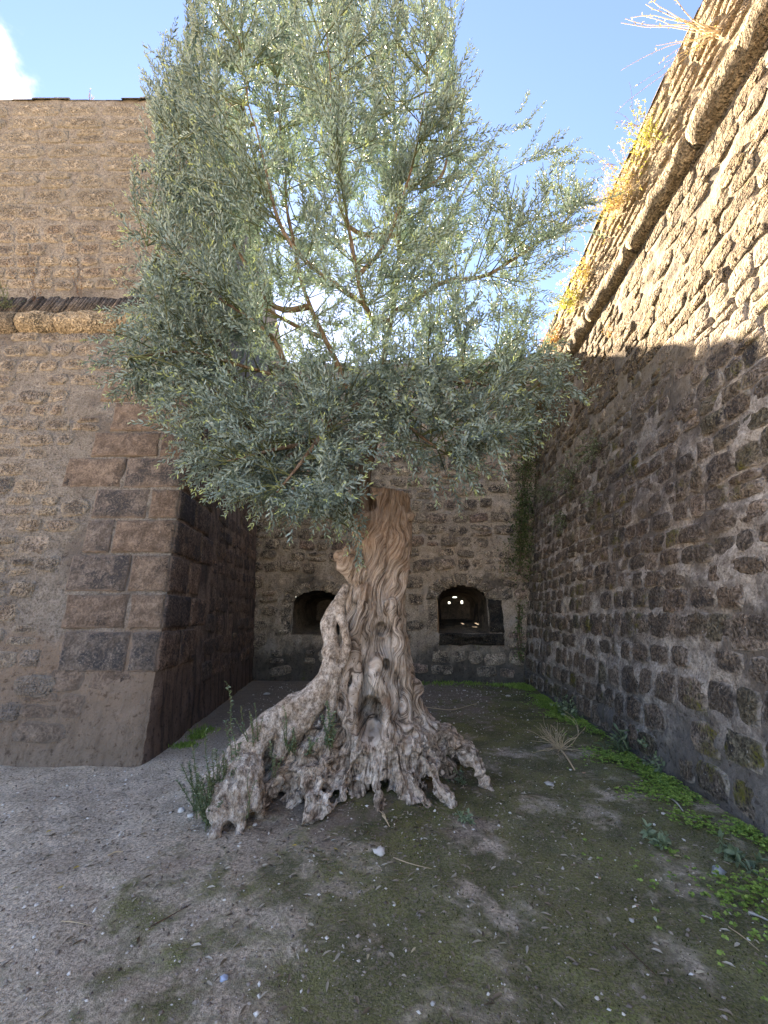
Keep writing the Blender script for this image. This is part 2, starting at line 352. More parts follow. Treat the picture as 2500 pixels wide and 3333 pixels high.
M['dry'] = leaf_mat('dry weed', [(0, (.30, .19, .07)), (.5, (.46, .33, .13)), (1, (.60, .48, .24))], .35)
M['rust'] = leaf_mat('rusty dry weed', [(0, (.26, .12, .05)), (.5, (.42, .22, .10)), (1, (.52, .33, .15))], .35)
M['lime'] = leaf_mat('yellow green weed', [(0, (.20, .21, .05)), (.5, (.36, .36, .09)), (1, (.48, .42, .14))], .35)
M['deadleaf'] = leaf_mat('fallen leaf', [(0, (.10, .075, .055)), (.5, (.28, .22, .16)), (.8, (.46, .41, .33)), (.95, (.62, .58, .50)), (1, (.62, .45, .10))], .15, .7)
M['straw'] = simple('dry straw', (.56, .44, .29), .85, var=.25)
M['darkstem'] = simple('dark dry stem', (.11, .065, .045), .9)
M['greenstem'] = simple('green stem', (.11, .13, .06), .8)
M['paper'] = simple('crumpled white paper', (.66, .63, .59), .85, var=.12)
M['plastic'] = simple('pale blue plastic', (.50, .60, .78), .35, var=.05, spec=.5)
M['foil'] = simple('grey foil', (.45, .48, .52), .3, var=.2, spec=.6)
M['limestone'] = simple('pale stone', (.50, .48, .45), .9, var=.25)
M['terracotta'] = simple('terracotta shard', (.42, .27, .18), .9)
M['cigarette'] = simple('cigarette paper', (.78, .72, .60), .85)
def bark_mat(name, c0, c1, c2, sc=1.0, bumpd=.012, brown=None, warp=.07, isoc=0.0):
    t = NT(name); g = t.attr('grain', True); p = t.pos()
    gw = t.vmath('ADD', g, t.vmath('SCALE', t.noisec(t.map(g, (3, 3, 8)), 1.0, 3), warp))
    n1 = t.noise(gw, 26*sc, 5, .6); n2 = t.noise(gw, 70*sc, 4, .65); n3 = t.noise(p, 5, 6, .65); iso = t.noise(p, 60, 4, .7)
    f = t.math('ADD', t.math('MULTIPLY', n1, .6), t.math('MULTIPLY', n2, .4))
    col = t.ramp(f, [(.385, c0), (.475, c1), (.58, c2)])
    n4 = t.noise(gw, 120*sc, 2, .5); col = t.mix(t.math('MULTIPLY', t.rng(n4, .44, .36), .75), col, c0)
    if isoc:
        i2 = t.noise(p, 24, 4, .7); col = t.mix(isoc, col, t.ramp(i2, [(.36, (.30, .26, .23)), (.5, (.95, .93, .9)), (.62, (1.35, 1.33, 1.3))]), 'MULTIPLY')
    col = t.mix(t.rng(n3, .58, .40), col, t.mix(1.0, col, (.78, .72, .66), 'MULTIPLY'))
    if brown:
        z = t.sep(p)[2]; zz = t.math('ADD', z, t.math('MULTIPLY', t.math('SUBTRACT', n3, .5), 2.4))
        col = t.mix(t.math('MULTIPLY', t.rng(zz, 1.5, 2.6), .62), col, t.mix(f, t.mix(1.0, brown, (.5, .45, .4), 'MULTIPLY'), t.mix(1.0, brown, (1.5, 1.45, 1.4), 'MULTIPLY')))
        col = t.mix(t.math('MULTIPLY', t.rng(t.noise(p, 3.1, 5, .6), .56, .68), .6), col, t.mix(f, t.mix(1.0, brown, (.4, .36, .33), 'MULTIPLY'), t.mix(1.0, brown, (1.35, 1.3, 1.25), 'MULTIPLY')))
    h = t.math('ADD', t.math('MULTIPLY', n1, 1.0), t.math('ADD', t.math('MULTIPLY', n2, .45), t.math('MULTIPLY', iso, .22)))
    return t.bsdf(col, .88, t.bump(h, 1.0, bumpd), .15)
M['wood'] = bark_mat('weathered wood', (.10, .074, .057), (.52, .435, .365), (.80, .715, .63), 1.0, .055, brown=(.34, .22, .145))
M['rootwood'] = bark_mat('weathered root', (.15, .115, .09), (.60, .51, .435), (.84, .76, .68), .9, .07, warp=.015, isoc=.75)
M['bark'] = bark_mat('grey smooth bark', (.22, .178, .145), (.50, .43, .37), (.70, .63, .56), .9, .03, warp=.04, isoc=.6)
M['limb'] = bark_mat('brown limb bark', (.10, .072, .052), (.20, .145, .105), (.27, .21, .16), .8, .008)
# ------------------------------------------------------------------ ground
TREE = np.array([-.05, 4.62])
def gz(x, y):
    x = np.asarray(x, float); y = np.asarray(y, float); q = np.stack([x, y, x*0], -1).reshape(-1, 3)
    n = (.022*fbm(q*1.1, 3, 5)+.007*fbm(q*6, 3, 9)).reshape(x.shape)
    near = np.clip(1.4-(np.hypot(x, y-5)/14), 0, 1)
    r2 = ((x-TREE[0]+.1)**2+(y-TREE[1]+.25)**2)
    return n*near+.07*np.exp(-r2/.9)
def axis_pts(lo, hi, st, far):
    mid = np.arange(lo, hi+st/2, st); s = st; a = [lo]; b = [hi]
    while a[-1] > -far: s *= 1.5; a.append(a[-1]-s)
    s = st
    while b[-1] < far: s *= 1.5; b.append(b[-1]+s)
    return np.r_[a[:0:-1], mid, b[1:]]
gx = axis_pts(-5, 4.2, .04, 400); gy = axis_pts(1.0, 10.8, .04, 400)
GX, GY = np.meshgrid(gx, gy); GZ = gz(GX, GY); nx = len(gx)
I = (np.arange(len(gy)-1)[:, None]*nx+np.arange(nx-1)[None, :]).ravel()
t = NT('earth and moss'); p = t.pos(); X = t.sep(p)
wob = t.vmath('ADD', p, t.vmath('SCALE', t.noisec(p, 3, 2), .25))
big = t.noise(p, .9, 6, .62); mid = t.noise(wob, 5, 4, .66); fin = t.noise(p, 55, 3, .72); gr = t.noise(p, 140, 2, .6)
soil = t.mix(t.rng(mid, .3, .7), (.48, .40, .305), (.70, .60, .475))
soil = t.mix(1.0, soil, t.ramp(fin, [(.34, (.42, .40, .38)), (.5, (.92, .92, .92)), (.66, (1.4, 1.38, 1.36))]), 'MULTIPLY')
soil = t.mix(t.rng(t.noise(p, 160, 2, .5), .62, .72), soil, (.60, .54, .48))
soil = t.mix(t.math('MULTIPLY', t.rng(t.noise(p, 1.2, 5, .6), .55, .72), .5), soil, (.32, .24, .185))
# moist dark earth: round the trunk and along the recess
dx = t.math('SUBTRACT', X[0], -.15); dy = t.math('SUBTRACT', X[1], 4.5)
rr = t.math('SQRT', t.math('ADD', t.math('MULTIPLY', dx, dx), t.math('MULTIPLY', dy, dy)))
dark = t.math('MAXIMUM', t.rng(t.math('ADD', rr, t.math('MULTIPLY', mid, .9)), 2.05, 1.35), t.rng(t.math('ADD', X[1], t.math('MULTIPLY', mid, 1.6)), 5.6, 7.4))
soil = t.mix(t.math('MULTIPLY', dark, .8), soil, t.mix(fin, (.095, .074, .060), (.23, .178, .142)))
mpos = t.math('SUBTRACT', X[0], t.math('ADD', -1.0, t.math('MULTIPLY', t.math('SUBTRACT', X[1], 2.0), .42)))
mk = t.math('ADD', t.math('MULTIPLY', mpos, .21), t.math('ADD', t.math('MULTIPLY', big, 1.05), t.math('MULTIPLY', mid, .95)))
mk = t.rng(t.math('MINIMUM', mk, t.math('ADD', t.math('MULTIPLY', t.noise(wob, 2.2, 5, .65), 1.5), .36)), .86, 1.10)
mk = t.math('MULTIPLY', mk, t.rng(fin, .28, .52))
mossc = t.mix(t.rng(t.noise(p, 2.4, 5, .6), .35, .65), (.086, .096, .036), (.168, .176, .060))
mossc = t.mix(t.rng(t.noise(p, 1.6, 4, .6), .58, .70), mossc, (.18, .215, .065))
mossc = t.mix(t.rng(t.noise(p, 90, 3, .6), .35, .65), t.mix(1.0, mossc, (.55, .55, .55), 'MULTIPLY'), t.mix(1.0, mossc, (1.4, 1.4, 1.3), 'MULTIPLY'))
col = t.mix(t.math('MULTIPLY', mk, .9), soil, mossc)
col = t.mix(t.rng(t.math('ADD', X[1], t.math('MULTIPLY', mid, 2.0)), -1.0, -4.0), col, t.mix(mid, (.52, .42, .31), (.66, .54, .41)))  # unseen ground behind the camera, paled and warmed to bounce light into the shade
h = t.math('ADD', t.math('MULTIPLY', mid, .6), t.math('ADD', t.math('MULTIPLY', fin, .45), t.math('MULTIPLY', gr, .30)))
M['ground'] = t.bsdf(col, .95, t.bump(h, 1.0, .030), .1)
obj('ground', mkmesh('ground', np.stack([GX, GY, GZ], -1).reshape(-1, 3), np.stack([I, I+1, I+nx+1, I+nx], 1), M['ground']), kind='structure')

# ------------------------------------------------------------------ walls
class Wall:
    def __init__(s, O, U, V):
        s.O = np.array(O, float); s.U = np.array(U, float); s.U /= np.linalg.norm(s.U); s.V = np.array(V, float)/V[2]
        N = np.cross(s.U, s.V); s.N = N/np.linalg.norm(N); s.Vp = np.cross(s.N, s.U)
    def pt(s, a, z, d=0.0):
        a = np.asarray(a, float)[..., None]; z = np.asarray(z, float)[..., None]; d = np.asarray(d, float)[..., None]
        return s.O+s.U*a+s.V*(z-s.O[2])+s.N*d
    def hit(s, u, v):
        d = ray(u, v); o = np.array([0, 0, H]); k = s.N.dot(s.O-o)/s.N.dot(d); q = o+d*k
        z = q[2]; a = (q-s.O-s.V*(z-s.O[2])).dot(s.U); return a, z
def sheet(wall, a0, a1, z0, z1, step, amp, seed=0, pred=None, nsc=3.0, edge_fix=False):
    f0 = a0 if callable(a0) else (lambda z: z*0+a0); f1 = a1 if callable(a1) else (lambda z: z*0+a1)
    zs = np.linspace(z0, z1, max(2, int((z1-z0)/step)+1)); L = abs(float(f1(np.array(z0)))-float(f0(np.array(z0))))
    ts = np.linspace(0, 1, max(2, int(L/step)+1)); T, Z = np.meshgrid(ts, zs)
    A = f0(Z)+T*(f1(Z)-f0(Z)); Q = wall.pt(A, Z).reshape(-1, 3)
    n = amp*fbm(Q*nsc, 4, seed)
    if edge_fix: n = n*np.clip(np.minimum(T, 1-T).ravel()*L/.25, 0, 1)
    V = Q+wall.N*n[:, None]; m = len(ts)
    I = (np.arange(len(zs)-1)[:, None]*m+np.arange(m-1)[None, :]).ravel(); Fq = np.stack([I, I+1, I+m+1, I+m], 1)
    if pred is not None:
        c = np.stack([A.ravel(), Z.ravel()], 1)[Fq].mean(1); Fq = Fq[~pred(c[:, 0], c[:, 1])]
    return V, Fq
def corner_warp(V):
    V = np.array(V, float); z = V[:, 2]; cx = -2.54-.083*np.minimum(z, 6.59); cy = 4.77+.16*np.minimum(z, 6.59); d = np.hypot(V[:, 0]-cx, V[:, 1]-cy)
    q = np.stack([z*0, z*0, z], 1); k = (.030*np.abs(fbm(q*1.7, 3, 12))+.022*np.abs(noise(q*6, 13))+.008)*np.exp(-(d/.10)**1.5)*(1+1.2*np.clip(1.6-z, 0, 1.6)/1.6)
    V[:, 0] -= k*.75; V[:, 1] += k*.65; return V
def wall_part(name, wall, parent, mat, *a, **k):
    V, Fq = sheet(wall, *a, **k)
    if parent.name.startswith('bastion'): V = corner_warp(V)
    return put(obj(name, mkmesh(name, V, Fq, mat)), parent)
_sv = {}
def stone_variant(mat, i, n_exp=4.0):
    key = (mat, i)
    if key in _sv: return _sv[key]
    r_ = np.random.default_rng(100+i); n = 12
    an = (np.arange(n)+.5)*2*math.pi/n+r_.uniform(-.12, .12, n); e = r_.uniform(3.5, 9.0)
    R = .5/(np.abs(np.cos(an))**e+np.abs(np.sin(an))**e)**(1/e)*(1.03+r_.uniform(-.12, .06, n))
    V = [[r_.uniform(-.05, .05), r_.uniform(-.05, .05), 1+r_.uniform(-.2, .2)]]; ed = [0.0]; Q = []; T = []
    for f, hh, j, eg in ((.60, .95, .28, .3), (.93, .5, .25, .8), (1.0, -1.3, 0, 1.0)):
        for k in range(n):
            V.append([R[k]*f*math.cos(an[k]), R[k]*f*math.sin(an[k]), hh+r_.uniform(-j, j)]); ed.append(eg)
    for k in range(n):
        T.append((0, 1+k, 1+(k+1) % n))
        for l in (0, 1):
            b = 1+l*n; Q.append((b+k, b+n+k, b+n+(k+1) % n, b+(k+1) % n))
    V = np.array(V); Q = np.array(Q); T = np.array(T); ed = np.array(ed)
    me = mkmesh('stone', V, [T, Q], M[mat], True, {'edge': ed}); _sv[key] = (me, V, Q, T, ed); return _sv[key]
def lay(wall, a0, a1, z0, z1, rowh, widths, style, d=(.02, .05), gap=.05, skip=None, drop=0.0, seed=1, wave=.04, split=.2, rot=.06):
    r_ = random.Random(seed); out = []; z = z0
    while z < z1:
        h = r_.uniform(*rowh); a = a0+r_.uniform(-.3, 0)
        while a < a1:
            wd = r_.uniform(*widths); c = a+wd/2; zc = z+h/2+wave*math.sin(c*1.3+z*2.1+seed)
            if not (skip and skip(c, zc, wd, h)) and r_.random() > drop:
                if r_.random() < split and h > .2:
                    k = r_.uniform(.4, .6)
                    parts = [(c, zc-h/2+h*k/2, wd, h*k), (c, zc+h/2-h*(1-k)/2, wd*r_.uniform(.7, 1), h*(1-k))]
                else: parts = [(c+r_.uniform(-.02, .02), zc+r_.uniform(-.02, .02), wd, h*r_.uniform(.82, 1.03))]
                for (pc, pz, pw, ph) in parts:
                    out.append(dict(wall=wall, a=pc, z=pz, w=max(.05, pw-gap), h=max(.05, ph-gap), d=r_.uniform(*d), rot=r_.gauss(0, rot), style=style, var=r_.randrange(14), rnd=r_.random(), flip=r_.random() < .5))
            a += wd
        z += h
    return out
def smat(s):
    wl_ = s['wall']; ce = wl_.pt(s['a'], s['z']); c_, n_ = math.cos(s['rot']), math.sin(s['rot'])
    X_ = wl_.U*c_+wl_.Vp*n_; Y_ = -wl_.U*n_+wl_.Vp*c_
    if s['flip']: X_, Y_ = -X_, -Y_
    m = np.eye(4); m[:3, 0] = X_*s['w']; m[:3, 1] = Y_*s['h']; m[:3, 2] = wl_.N*s['d']; m[:3, 3] = ce; return m
def emit(parent, stones, name='stone', limit=300):
    for s in stones:
        c = s['wall'].pt(s['a'], s['z']); u, v, ax = proj(c); dv = np.array([0, 0, H])-c; dist = np.linalg.norm(dv)
        vis = -60 < u < 2560 and -60 < v < 3393 and c[1] > .3
        s['sz'] = (s['w']*s['h']*abs(dv.dot(s['wall'].N)/dist)/dist**2) if vis else 0
    stones.sort(key=lambda s: -s['sz']); rest = {}
    for i, s in enumerate(stones):
        me, V, Q, T, ed = stone_variant(s['style'], s['var']); m = smat(s)
        if i < limit and s['sz'] > 0:
            o = obj(name, me); put(o, parent); o.matrix_basis = Matrix(m.tolist())
        else:
            acc = rest.setdefault(s['style'], Acc()); acc.add(V@m[:3, :3].T+m[:3, 3], Q, T, edge=ed, rnd=s['rnd'])
    for k, acc in rest.items(): put(obj('far_stones', acc.mesh('far_stones', M[k]), kind='stuff'), parent)
def block(wall, quad, parent, mat, name='ashlar_block', proud=.026, seed=0, rough=.006, wrap=None):
    """quoin / ashlar from 4 (a,z) corners counter-clockwise, chamfered, slightly uneven"""
    q = np.array(quad, float); c = q.mean(0); acc = Acc(); k = 6
    def ringpts(inset, d):
        pts = []
        for i in range(4):
            A, B = q[i], q[(i+1) % 4]
            for j in range(k):
                w_ = A+(B-A)*j/k; e = c-w_; w_ = w_+e/np.linalg.norm(e)*inset; pts.append(w_)
        pts = np.array(pts); r_ = np.random.default_rng(seed+int(inset*1000)); pts = pts+r_.uniform(-rough, rough, pts.shape)
        return wall.pt(pts[:, 0], pts[:, 1], d+r_.uniform(-.004, .004, len(pts)))
    n = 4*k; R = [ringpts(.004, -.04), ringpts(.008, proud*.4), ringpts(.035, proud), ringpts(.14, proud)]
    V = np.vstack(R+[wall.pt(c[0], c[1], proud)[None]])
    if parent.name.startswith('bastion'): V = corner_warp(V)
    Q = [(l*n+i, l*n+(i+1) % n, (l+1)*n+(i+1) % n, (l+1)*n+i) for l in range(3) for i in range(n)]
    T = [(3*n+i, 3*n+(i+1) % n, 4*n) for i in range(n)]
    acc.add(V, np.array(Q), np.array(T), edge=np.r_[np.ones(n), np.ones(n), np.full(n, .5), np.zeros(n), 0])
    return put(obj(name, acc.mesh(name, M[mat])), parent)
# ---- geometry of the place
ZC_L, ZT_L = 6.34, 11.75
C0 = np.array([-2.54, 4.77, 0.]); LV = np.array([-.083, .16, 1.0])
front = Wall(C0, (1, 0, 0), LV)                       # a = 0 at the corner line, negative to the left
UF = np.array([-.117, 1, 0.]); flank = Wall(C0, UF, LV)
C1 = C0+LV*(ZC_L+.25)
front_up = Wall(C1, (1, 0, 0), (0, 0, 1)); flank_up = Wall(C1, UF, (0, 0, 1))
BU = np.array([6.7, -.5, 0.]); BU /= np.linalg.norm(BU); BN = np.array([-BU[1], BU[0], 0])
back = Wall((-3.35, 10.47, 0), BU, (BN[0]*.06, BN[1]*.06, 1)); ZT_B = 8.95
RD = np.array([.077, 1, 0.]); RD /= np.linalg.norm(RD); RX = np.array([RD[1], -RD[0], 0])
right = Wall((2.483+.077*10.6, 10.6, 0), -RD, (RX[0]*.16, RX[1]*.16, 1)); ZC_R, ZT_R = 7.3, 9.02
RO = right.pt(0, ZC_R+.2); right_up = Wall(RO, -RD, (RX[0]*.04, RX[1]*.04, 1))

def cordon(wall, z, parent, mat, a0, a1, r, lens, seed, drop_noise=.0):
    """half-round string course of separate blocks"""
    r_ = random.Random(seed); a = a0
    while a < a1:
        L = r_.uniform(*lens); n = 9; m = max(3, int(L/.09)); rr = r*r_.uniform(.93, 1.06); dz = r_.uniform(-.012, .012)
        an = np.linspace(-math.pi*.52, math.pi*.55, n); aa = np.linspace(a+.008, a+L-.008, m)
        A, AN = np.meshgrid(aa, an, indexing='ij')
        endr = np.where((np.arange(m) == 0) | (np.arange(m) == m-1), .93, 1.0)[:, None]
        R = rr*endr; D = R*np.cos(AN)*.92; Z = z+dz+R*np.sin(AN)
        V = wall.pt(A, Z, D).reshape(-1, 3); V = V+wall.N*(.030*fbm(V*5, 4, seed))[:, None]
        V[:, 2] += .012*noise(V*7, seed+3)
        I = (np.arange(m-1)[:, None]*n+np.arange(n-1)[None, :]).ravel(); Q = [np.stack([I, I+n, I+n+1, I+1], 1)]
        V = np.vstack([V, wall.pt(aa[[0, -1]], np.array([z, z]), np.array([-.02, -.02]))]); b = m*n
        T = [(b, k, k+1) for k in range(n-1)]+[(b+1, (m-1)*n+k+1, (m-1)*n+k) for k in range(n-1)]
        acc = Acc(); acc.add(V, Q[0], np.array(T), rnd=r_.random()); put(obj('cordon_block', acc.mesh('cordon_block', M[mat])), parent); a += L
def brick_band(wall, z0, z1, parent, mat, a0, a1, lean, seed, pitch=.065):
    """thin upright bricks laid above the cordon, slanting back to the wall above"""
    r_ = random.Random(seed); acc = Acc(); a = a0
    while a < a1:
        wd = pitch*r_.uniform(.7, 1.15); zt = z1+r_.uniform(-.03, .02); dd = r_.uniform(-.012, .012)
        if r_.random() > .06:
            c = [(a, z0, lean[0]+dd), (a+wd*.78, z0, lean[0]+dd), (a+wd*.78, zt, lean[1]+dd), (a, zt, lean[1]+dd)]
            V = np.vstack([wall.pt(x, z, d) for x, z, d in c]+[wall.pt(x, z, d-.10) for x, z, d in c])
            acc.add(V.reshape(-1, 3), [(0, 1, 2, 3), (0, 3, 7, 4), (1, 5, 6, 2), (3, 2, 6, 7), (0, 4, 5, 1)], rnd=r_.random())
        a += wd
    put(obj('brick_band', acc.mesh('brick_band', M[mat], False), kind='stuff'), parent)
def coping(wall, z, parent, mat, a0, a1, seed, hh=(.05, .11), depth=.5):
    r_ = random.Random(seed); a = a0; n = 0
    while a < a1:
        L = r_.uniform(.25, .55); h = r_.uniform(*hh); d = r_.uniform(.0, .05)
        c = [(a, z-.02, d), (a+L-.015, z-.02, d), (a+L-.015, z+h*r_.uniform(.8, 1.1), d-.02), (a, z+h, d-.02)]
        V = np.vstack([wall.pt(x, y, dd) for x, y, dd in c]+[wall.pt(x, y, dd-depth) for x, y, dd in c])
        acc = Acc(); acc.add(V, [(0, 1, 2, 3), (0, 3, 7, 4), (1, 5, 6, 2), (3, 2, 6, 7)], rnd=r_.random())
        put(obj('coping_stone', acc.mesh('coping_stone', M[mat], False)), parent); a += L
def cap(name, pts, parent, mat):
    me = mkmesh(name, np.array(pts, float), np.array([[0, 1, 2, 3]]), mat); return put(obj(name, me), parent)

# ---- left bastion
bast = empty('bastion_wall', (C0[0]-1, C0[1], 0), 'tall tan rubble stone bastion with dark quoin blocks and rounded cordon beside the olive tree', 'wall')
AL = -7.0
wall_part('battered_face', front, bast, M['left_mortar'], AL, 0.0, -.2, ZC_L+.1, .045, .017, seed=3, edge_fix=True)
wall_part('upper_face', front_up, bast, M['left_mortar'], AL, 0.0, ZC_L+.05, ZT_L, .06, .014, seed=4, edge_fix=True)
wall_part('flank_face', flank, bast, M['flank_mortar'], 0.0, 11.0, -.2, ZC_L+.1, .05, .016, seed=5, edge_fix=True)
wall_part('flank_upper_face', flank_up, bast, M['left_mortar'], 0.0, 11.0, ZC_L+.05, ZT_L, .08, .014, seed=6, edge_fix=True)
cap('terreplein', [front_up.pt(AL, ZT_L), front_up.pt(0, ZT_L), flank_up.pt(11, ZT_L), flank_up.pt(11, ZT_L)+np.array([-6, 0, 0])], bast, M['left_mortar'])
cap('rear_face', [flank.pt(11, -.2)+np.array([-6, 0, 0]), flank.pt(11, -.2), flank_up.pt(11, ZT_L), flank_up.pt(11, ZT_L)+np.array([-6, 0, 0])], bast, M['left_mortar'])
# quoins, courses read off the photograph's joints
cz = [front.hit(450, v)[1] for v in (1210, 1311, 1407, 1489, 1591, 1690, 1803, 1930, 2051, 2193)]
def fu(zx, zy): return front.hit(zx/1.77, 1300+zy/1.77)[0]
rowsq = [  # (left a at mid course, split a, left material, right material)
    (fu(600, -80), None, 'quoin_brown', 'quoin_brown'), (fu(650, 100), None, 'quoin_brown', 'quoin_brown'), (fu(540, 260), fu(925, 260), 'quoin_brown', 'quoin_brown'),
    (fu(375, 420), fu(722, 420), 'quoin_brown', 'quoin_dark'), (fu(548, 600), fu(862, 600), 'quoin_dark', 'quoin_brown'), (fu(487, 790), fu(652, 790), 'quoin_dark', 'quoin_brown'),
    (fu(405, 1000), fu(748, 1000), 'quoin_dark', 'quoin_brown'), (fu(365, 1220), fu(740, 1220), 'quoin_brown', 'quoin_brown'), (fu(360, 1450), fu(745, 1450), 'quoin_dark', 'quoin_dark')]
g = .014
qleft = []
for i, (la, sa, ml, mr) in enumerate(rowsq):
    zt, zb = cz[i]-g, cz[i+1]+g; qleft.append((zb, zt, la))
    lo = la+.02*math.sin(i*3)
    if sa is None: block(front, [(lo, zb), (.004, zb), (.004, zt), (lo, zt)], bast, ml, 'quoin', seed=i)
    else:
        block(front, [(lo, zb), (sa-g, zb), (sa-g*.5, zt), (lo, zt)], bast, ml, 'quoin', seed=i)
        block(front, [(sa+g, zb), (.004, zb), (.004, zt), (sa+g*.5, zt)], bast, mr, 'quoin', seed=i+40)
    # the same courses turn the corner on to the flank
    s1 = (.55, .95, .7, .9, .62, 1.0, .6, .85, .6)[i]; s2 = s1+(.5, .7, .6)[i % 3]
    block(flank, [(-.004, zb), (s1-g, zb), (s1-g, zt), (-.004, zt)], bast, 'flank_stone', 'flank_quoin', .022, seed=i+80)
    block(flank, [(s1+g, zb), (s2, zb), (s2, zt), (s1+g, zt)], bast, 'flank_stone', 'flank_quoin', .022, seed=i+120)
zlow = cz[-1]
def skip_front(a, z, w_, h_):
    if a+w_/2 > -.05: return True
    for zb, zt, la in qleft:
        if zb-.03 < z+h_*.3 and z-h_*.3 < zt+.03 and a+w_/2 > la-.03: return True
    return z < zlow and (a > -1.25 or random.random() < .25)
S = lay(front, AL, 0, .35, ZC_L-.28, (.24, .33), (.26, .62), 'left_stone', (.018, .050), .036, skip_front, .06, 11, .03, .12)
S += lay(front, AL, 0, .12, zlow-.02, (.26, .36), (.30, .62), 'quoin_brown', (.008, .020), .03, lambda a, z, w_, h_: a+w_/2 > -.06 or a < -1.3, .12, 16, .03, .1, .04)
S += lay(front_up, AL, 0, ZC_L+.75, 8.15, (.19, .27), (.24, .55), 'left_stone', (.020, .045), .03, lambda a, z, w_, h_: a+w_/2 > -.02, .08, 12, .03, .1)
S += lay(front_up, AL, 0, 8.2, 8.60, (.39, .40), (.38, .60), 'left_stone', (.014, .03), .07, lambda a, z, w_, h_: a+w_/2 > -.02, 0, 13, .0, 0)
S += lay(front_up, AL, 0, 8.64, ZT_L-.25, (.33, .42), (.55, 1.05), 'left_upper', (.022, .042), .02, lambda a, z, w_, h_: a+w_/2 > -.02, .04, 14, .02, .08, .02)
emit(bast, S)
S = lay(flank, 1.9, 7.5, .5, ZC_L-.3, (.28, .36), (.35, .7), 'flank_stone', (.012, .03), .05, None, .08, 15, .02, .1, .03)
emit(bast, S, 'flank_stone', 140)
cordon(front, ZC_L-.02, bast, 'cordon_l', AL, .02, .21, (.55, 1.1), 31)
cordon(flank, ZC_L-.02, bast, 'cordon_l', -.02, 7.5, .21, (.55, 1.1), 32)
brick_band(front_up, ZC_L+.16, ZC_L+.56, bast, 'brick_l', AL, .1, (.16, .02), 33, .05)
coping(front_up, ZT_L, bast, 'left_upper', AL, 0, 34, (.02, .055))

# ---- back (curtain) wall with two gun ports
bw = empty('curtain_wall', tuple(back.pt(3.3, 0)), 'shaded rubble stone curtain wall with two arched gun ports behind the olive tree', 'wall')
ports = []
for (u0, u1, vt, vs_, vb) in ((946, 1105, 1922, 1962, 2068), (1428, 1594, 1904, 1952, 2062)):
    a0, zb = back.hit(u0, vb); a1, _ = back.hit(u1, vb); zt = back.hit((u0+u1)/2, vt)[1]; zs = back.hit(u0, vs_)[1]
    ports.append((a0, a1, zb, zs, zt))
def in_port(a, z, m=0.0):
    r = np.zeros(np.shape(a), bool)
    for a0, a1, zb, zs, zt in ports:
        c = (a0+a1)/2; hw = (a1-a0)/2+m
        top = zs+(zt+m-zs)*np.sqrt(np.clip(1-((a-c)/hw)**2, 0, 1))
        r |= (np.abs(a-c) < hw) & (z > zb-m) & (z < top)
    return r
BWID = 8.3
wall_part('wall_face', back, bw, M['back_mortar'], -.6, BWID, -.2, ZT_B, .045, .03, seed=8, pred=lambda a, z: in_port(a, z, -.01))
cap('wall_walk', [back.pt(-.6, ZT_B-.01), back.pt(BWID, ZT_B-.01), back.pt(BWID, ZT_B-.01, -1.2), back.pt(-.6, ZT_B-.01, -1.2)], bw, M['back_mortar'])
for i, (a0, a1, zb, zs, zt) in enumerate(ports):
    c = (a0+a1)/2; hw = (a1-a0)/2; n = 12
    # recess: outline swept back and narrowed, floor rising, pierced end plate
    ang = np.linspace(math.pi, 0, n); out = [(a0, zb)]+[(c+hw*math.cos(x), zs+(zt-zs)*math.sin(x)) for x in ang]+[(a1, zb)]
    out = np.array(out); V = []; K = 6
    for k in range(K):
        f = k/(K-1); s_ = 1-.30*f; q = np.stack([c+(out[:, 0]-c)*s_, zb+.46*f+(out[:, 1]-zb)*(1-.46*f)], 1)
        V.append(back.pt(q[:, 0], q[:, 1], .02-1.9*f))
    m = len(out); V = np.array(V).reshape(-1, 3); V = V+.03*np.stack([noise(V*4, 3), noise(V*4, 4), noise(V*4, 5)], 1)*np.r_[np.zeros(m), np.ones(len(V)-m)][:, None]
    Q = [(k*m+j, k*m+(j+1) % m, (k+1)*m+(j+1) % m, (k+1)*m+j) for k in range(K-1) for j in range(m)]
    put(obj('gun_port_recess', mkmesh('gun_port_recess', V, np.array(Q), M['port_inner'])), bw)
    slits = [(.05-.30*0, .0)]
    if i == 1: sl_ = [(c-.17, zs-.02, .055, .055), (c+.20, zs-.01, .055, .085), (c, zs+.13, .085, .028)]
    else: sl_ = [(c+.42, zs-.16, .055, .13)]
    pe = lambda a, z: np.any([(np.abs(a-x) < w_/2+.001) & (np.abs(z-y) < h_/2+.001) for x, y, w_, h_ in sl_], axis=0)
    bp = Wall(back.pt(0, 0, -1.85), back.U, back.V)
    wall_part('gun_port_end', bp, bw, M['port_inner'], a0-.1, a1+.1, zb-.1, zt+.1, .028, .0, pred=pe)
    # arch stones
    nv = 7
    for k in range(nv):
        x0, x1 = math.pi*(1-k/nv)-.015, math.pi*(1-(k+1)/nv)+.015; ro = .30+.03*math.sin(k*2.3)
        pts = [(c+hw*.985*math.cos(x0), zs+(zt-zs)*.985*math.sin(x0)), (c+hw*.985*math.cos(x1), zs+(zt-zs)*.985*math.sin(x1)),
               (c+(hw+ro)*math.cos(x1), zs+(zt-zs+ro)*math.sin(x1)), (c+(hw+ro)*math.cos(x0), zs+(zt-zs+ro)*math.sin(x0))]
        block(back, pts[::-1] if False else [pts[0], pts[3], pts[2], pts[1]][::-1], bw, 'voussoir' if i else 'back_stone', 'arch_stone', .035 if i else .015, seed=300+k+i*20, rough=.012)
a0, a1, zb, zs, zt = ports[1]
block(back, [(a0+.0, zb-.27), (a1+.32, zb-.27), (a1+.34, zb-.0), (a0+.02, zb-.0)], bw, 'dark_block', 'sill', .09, seed=401, rough=.02)
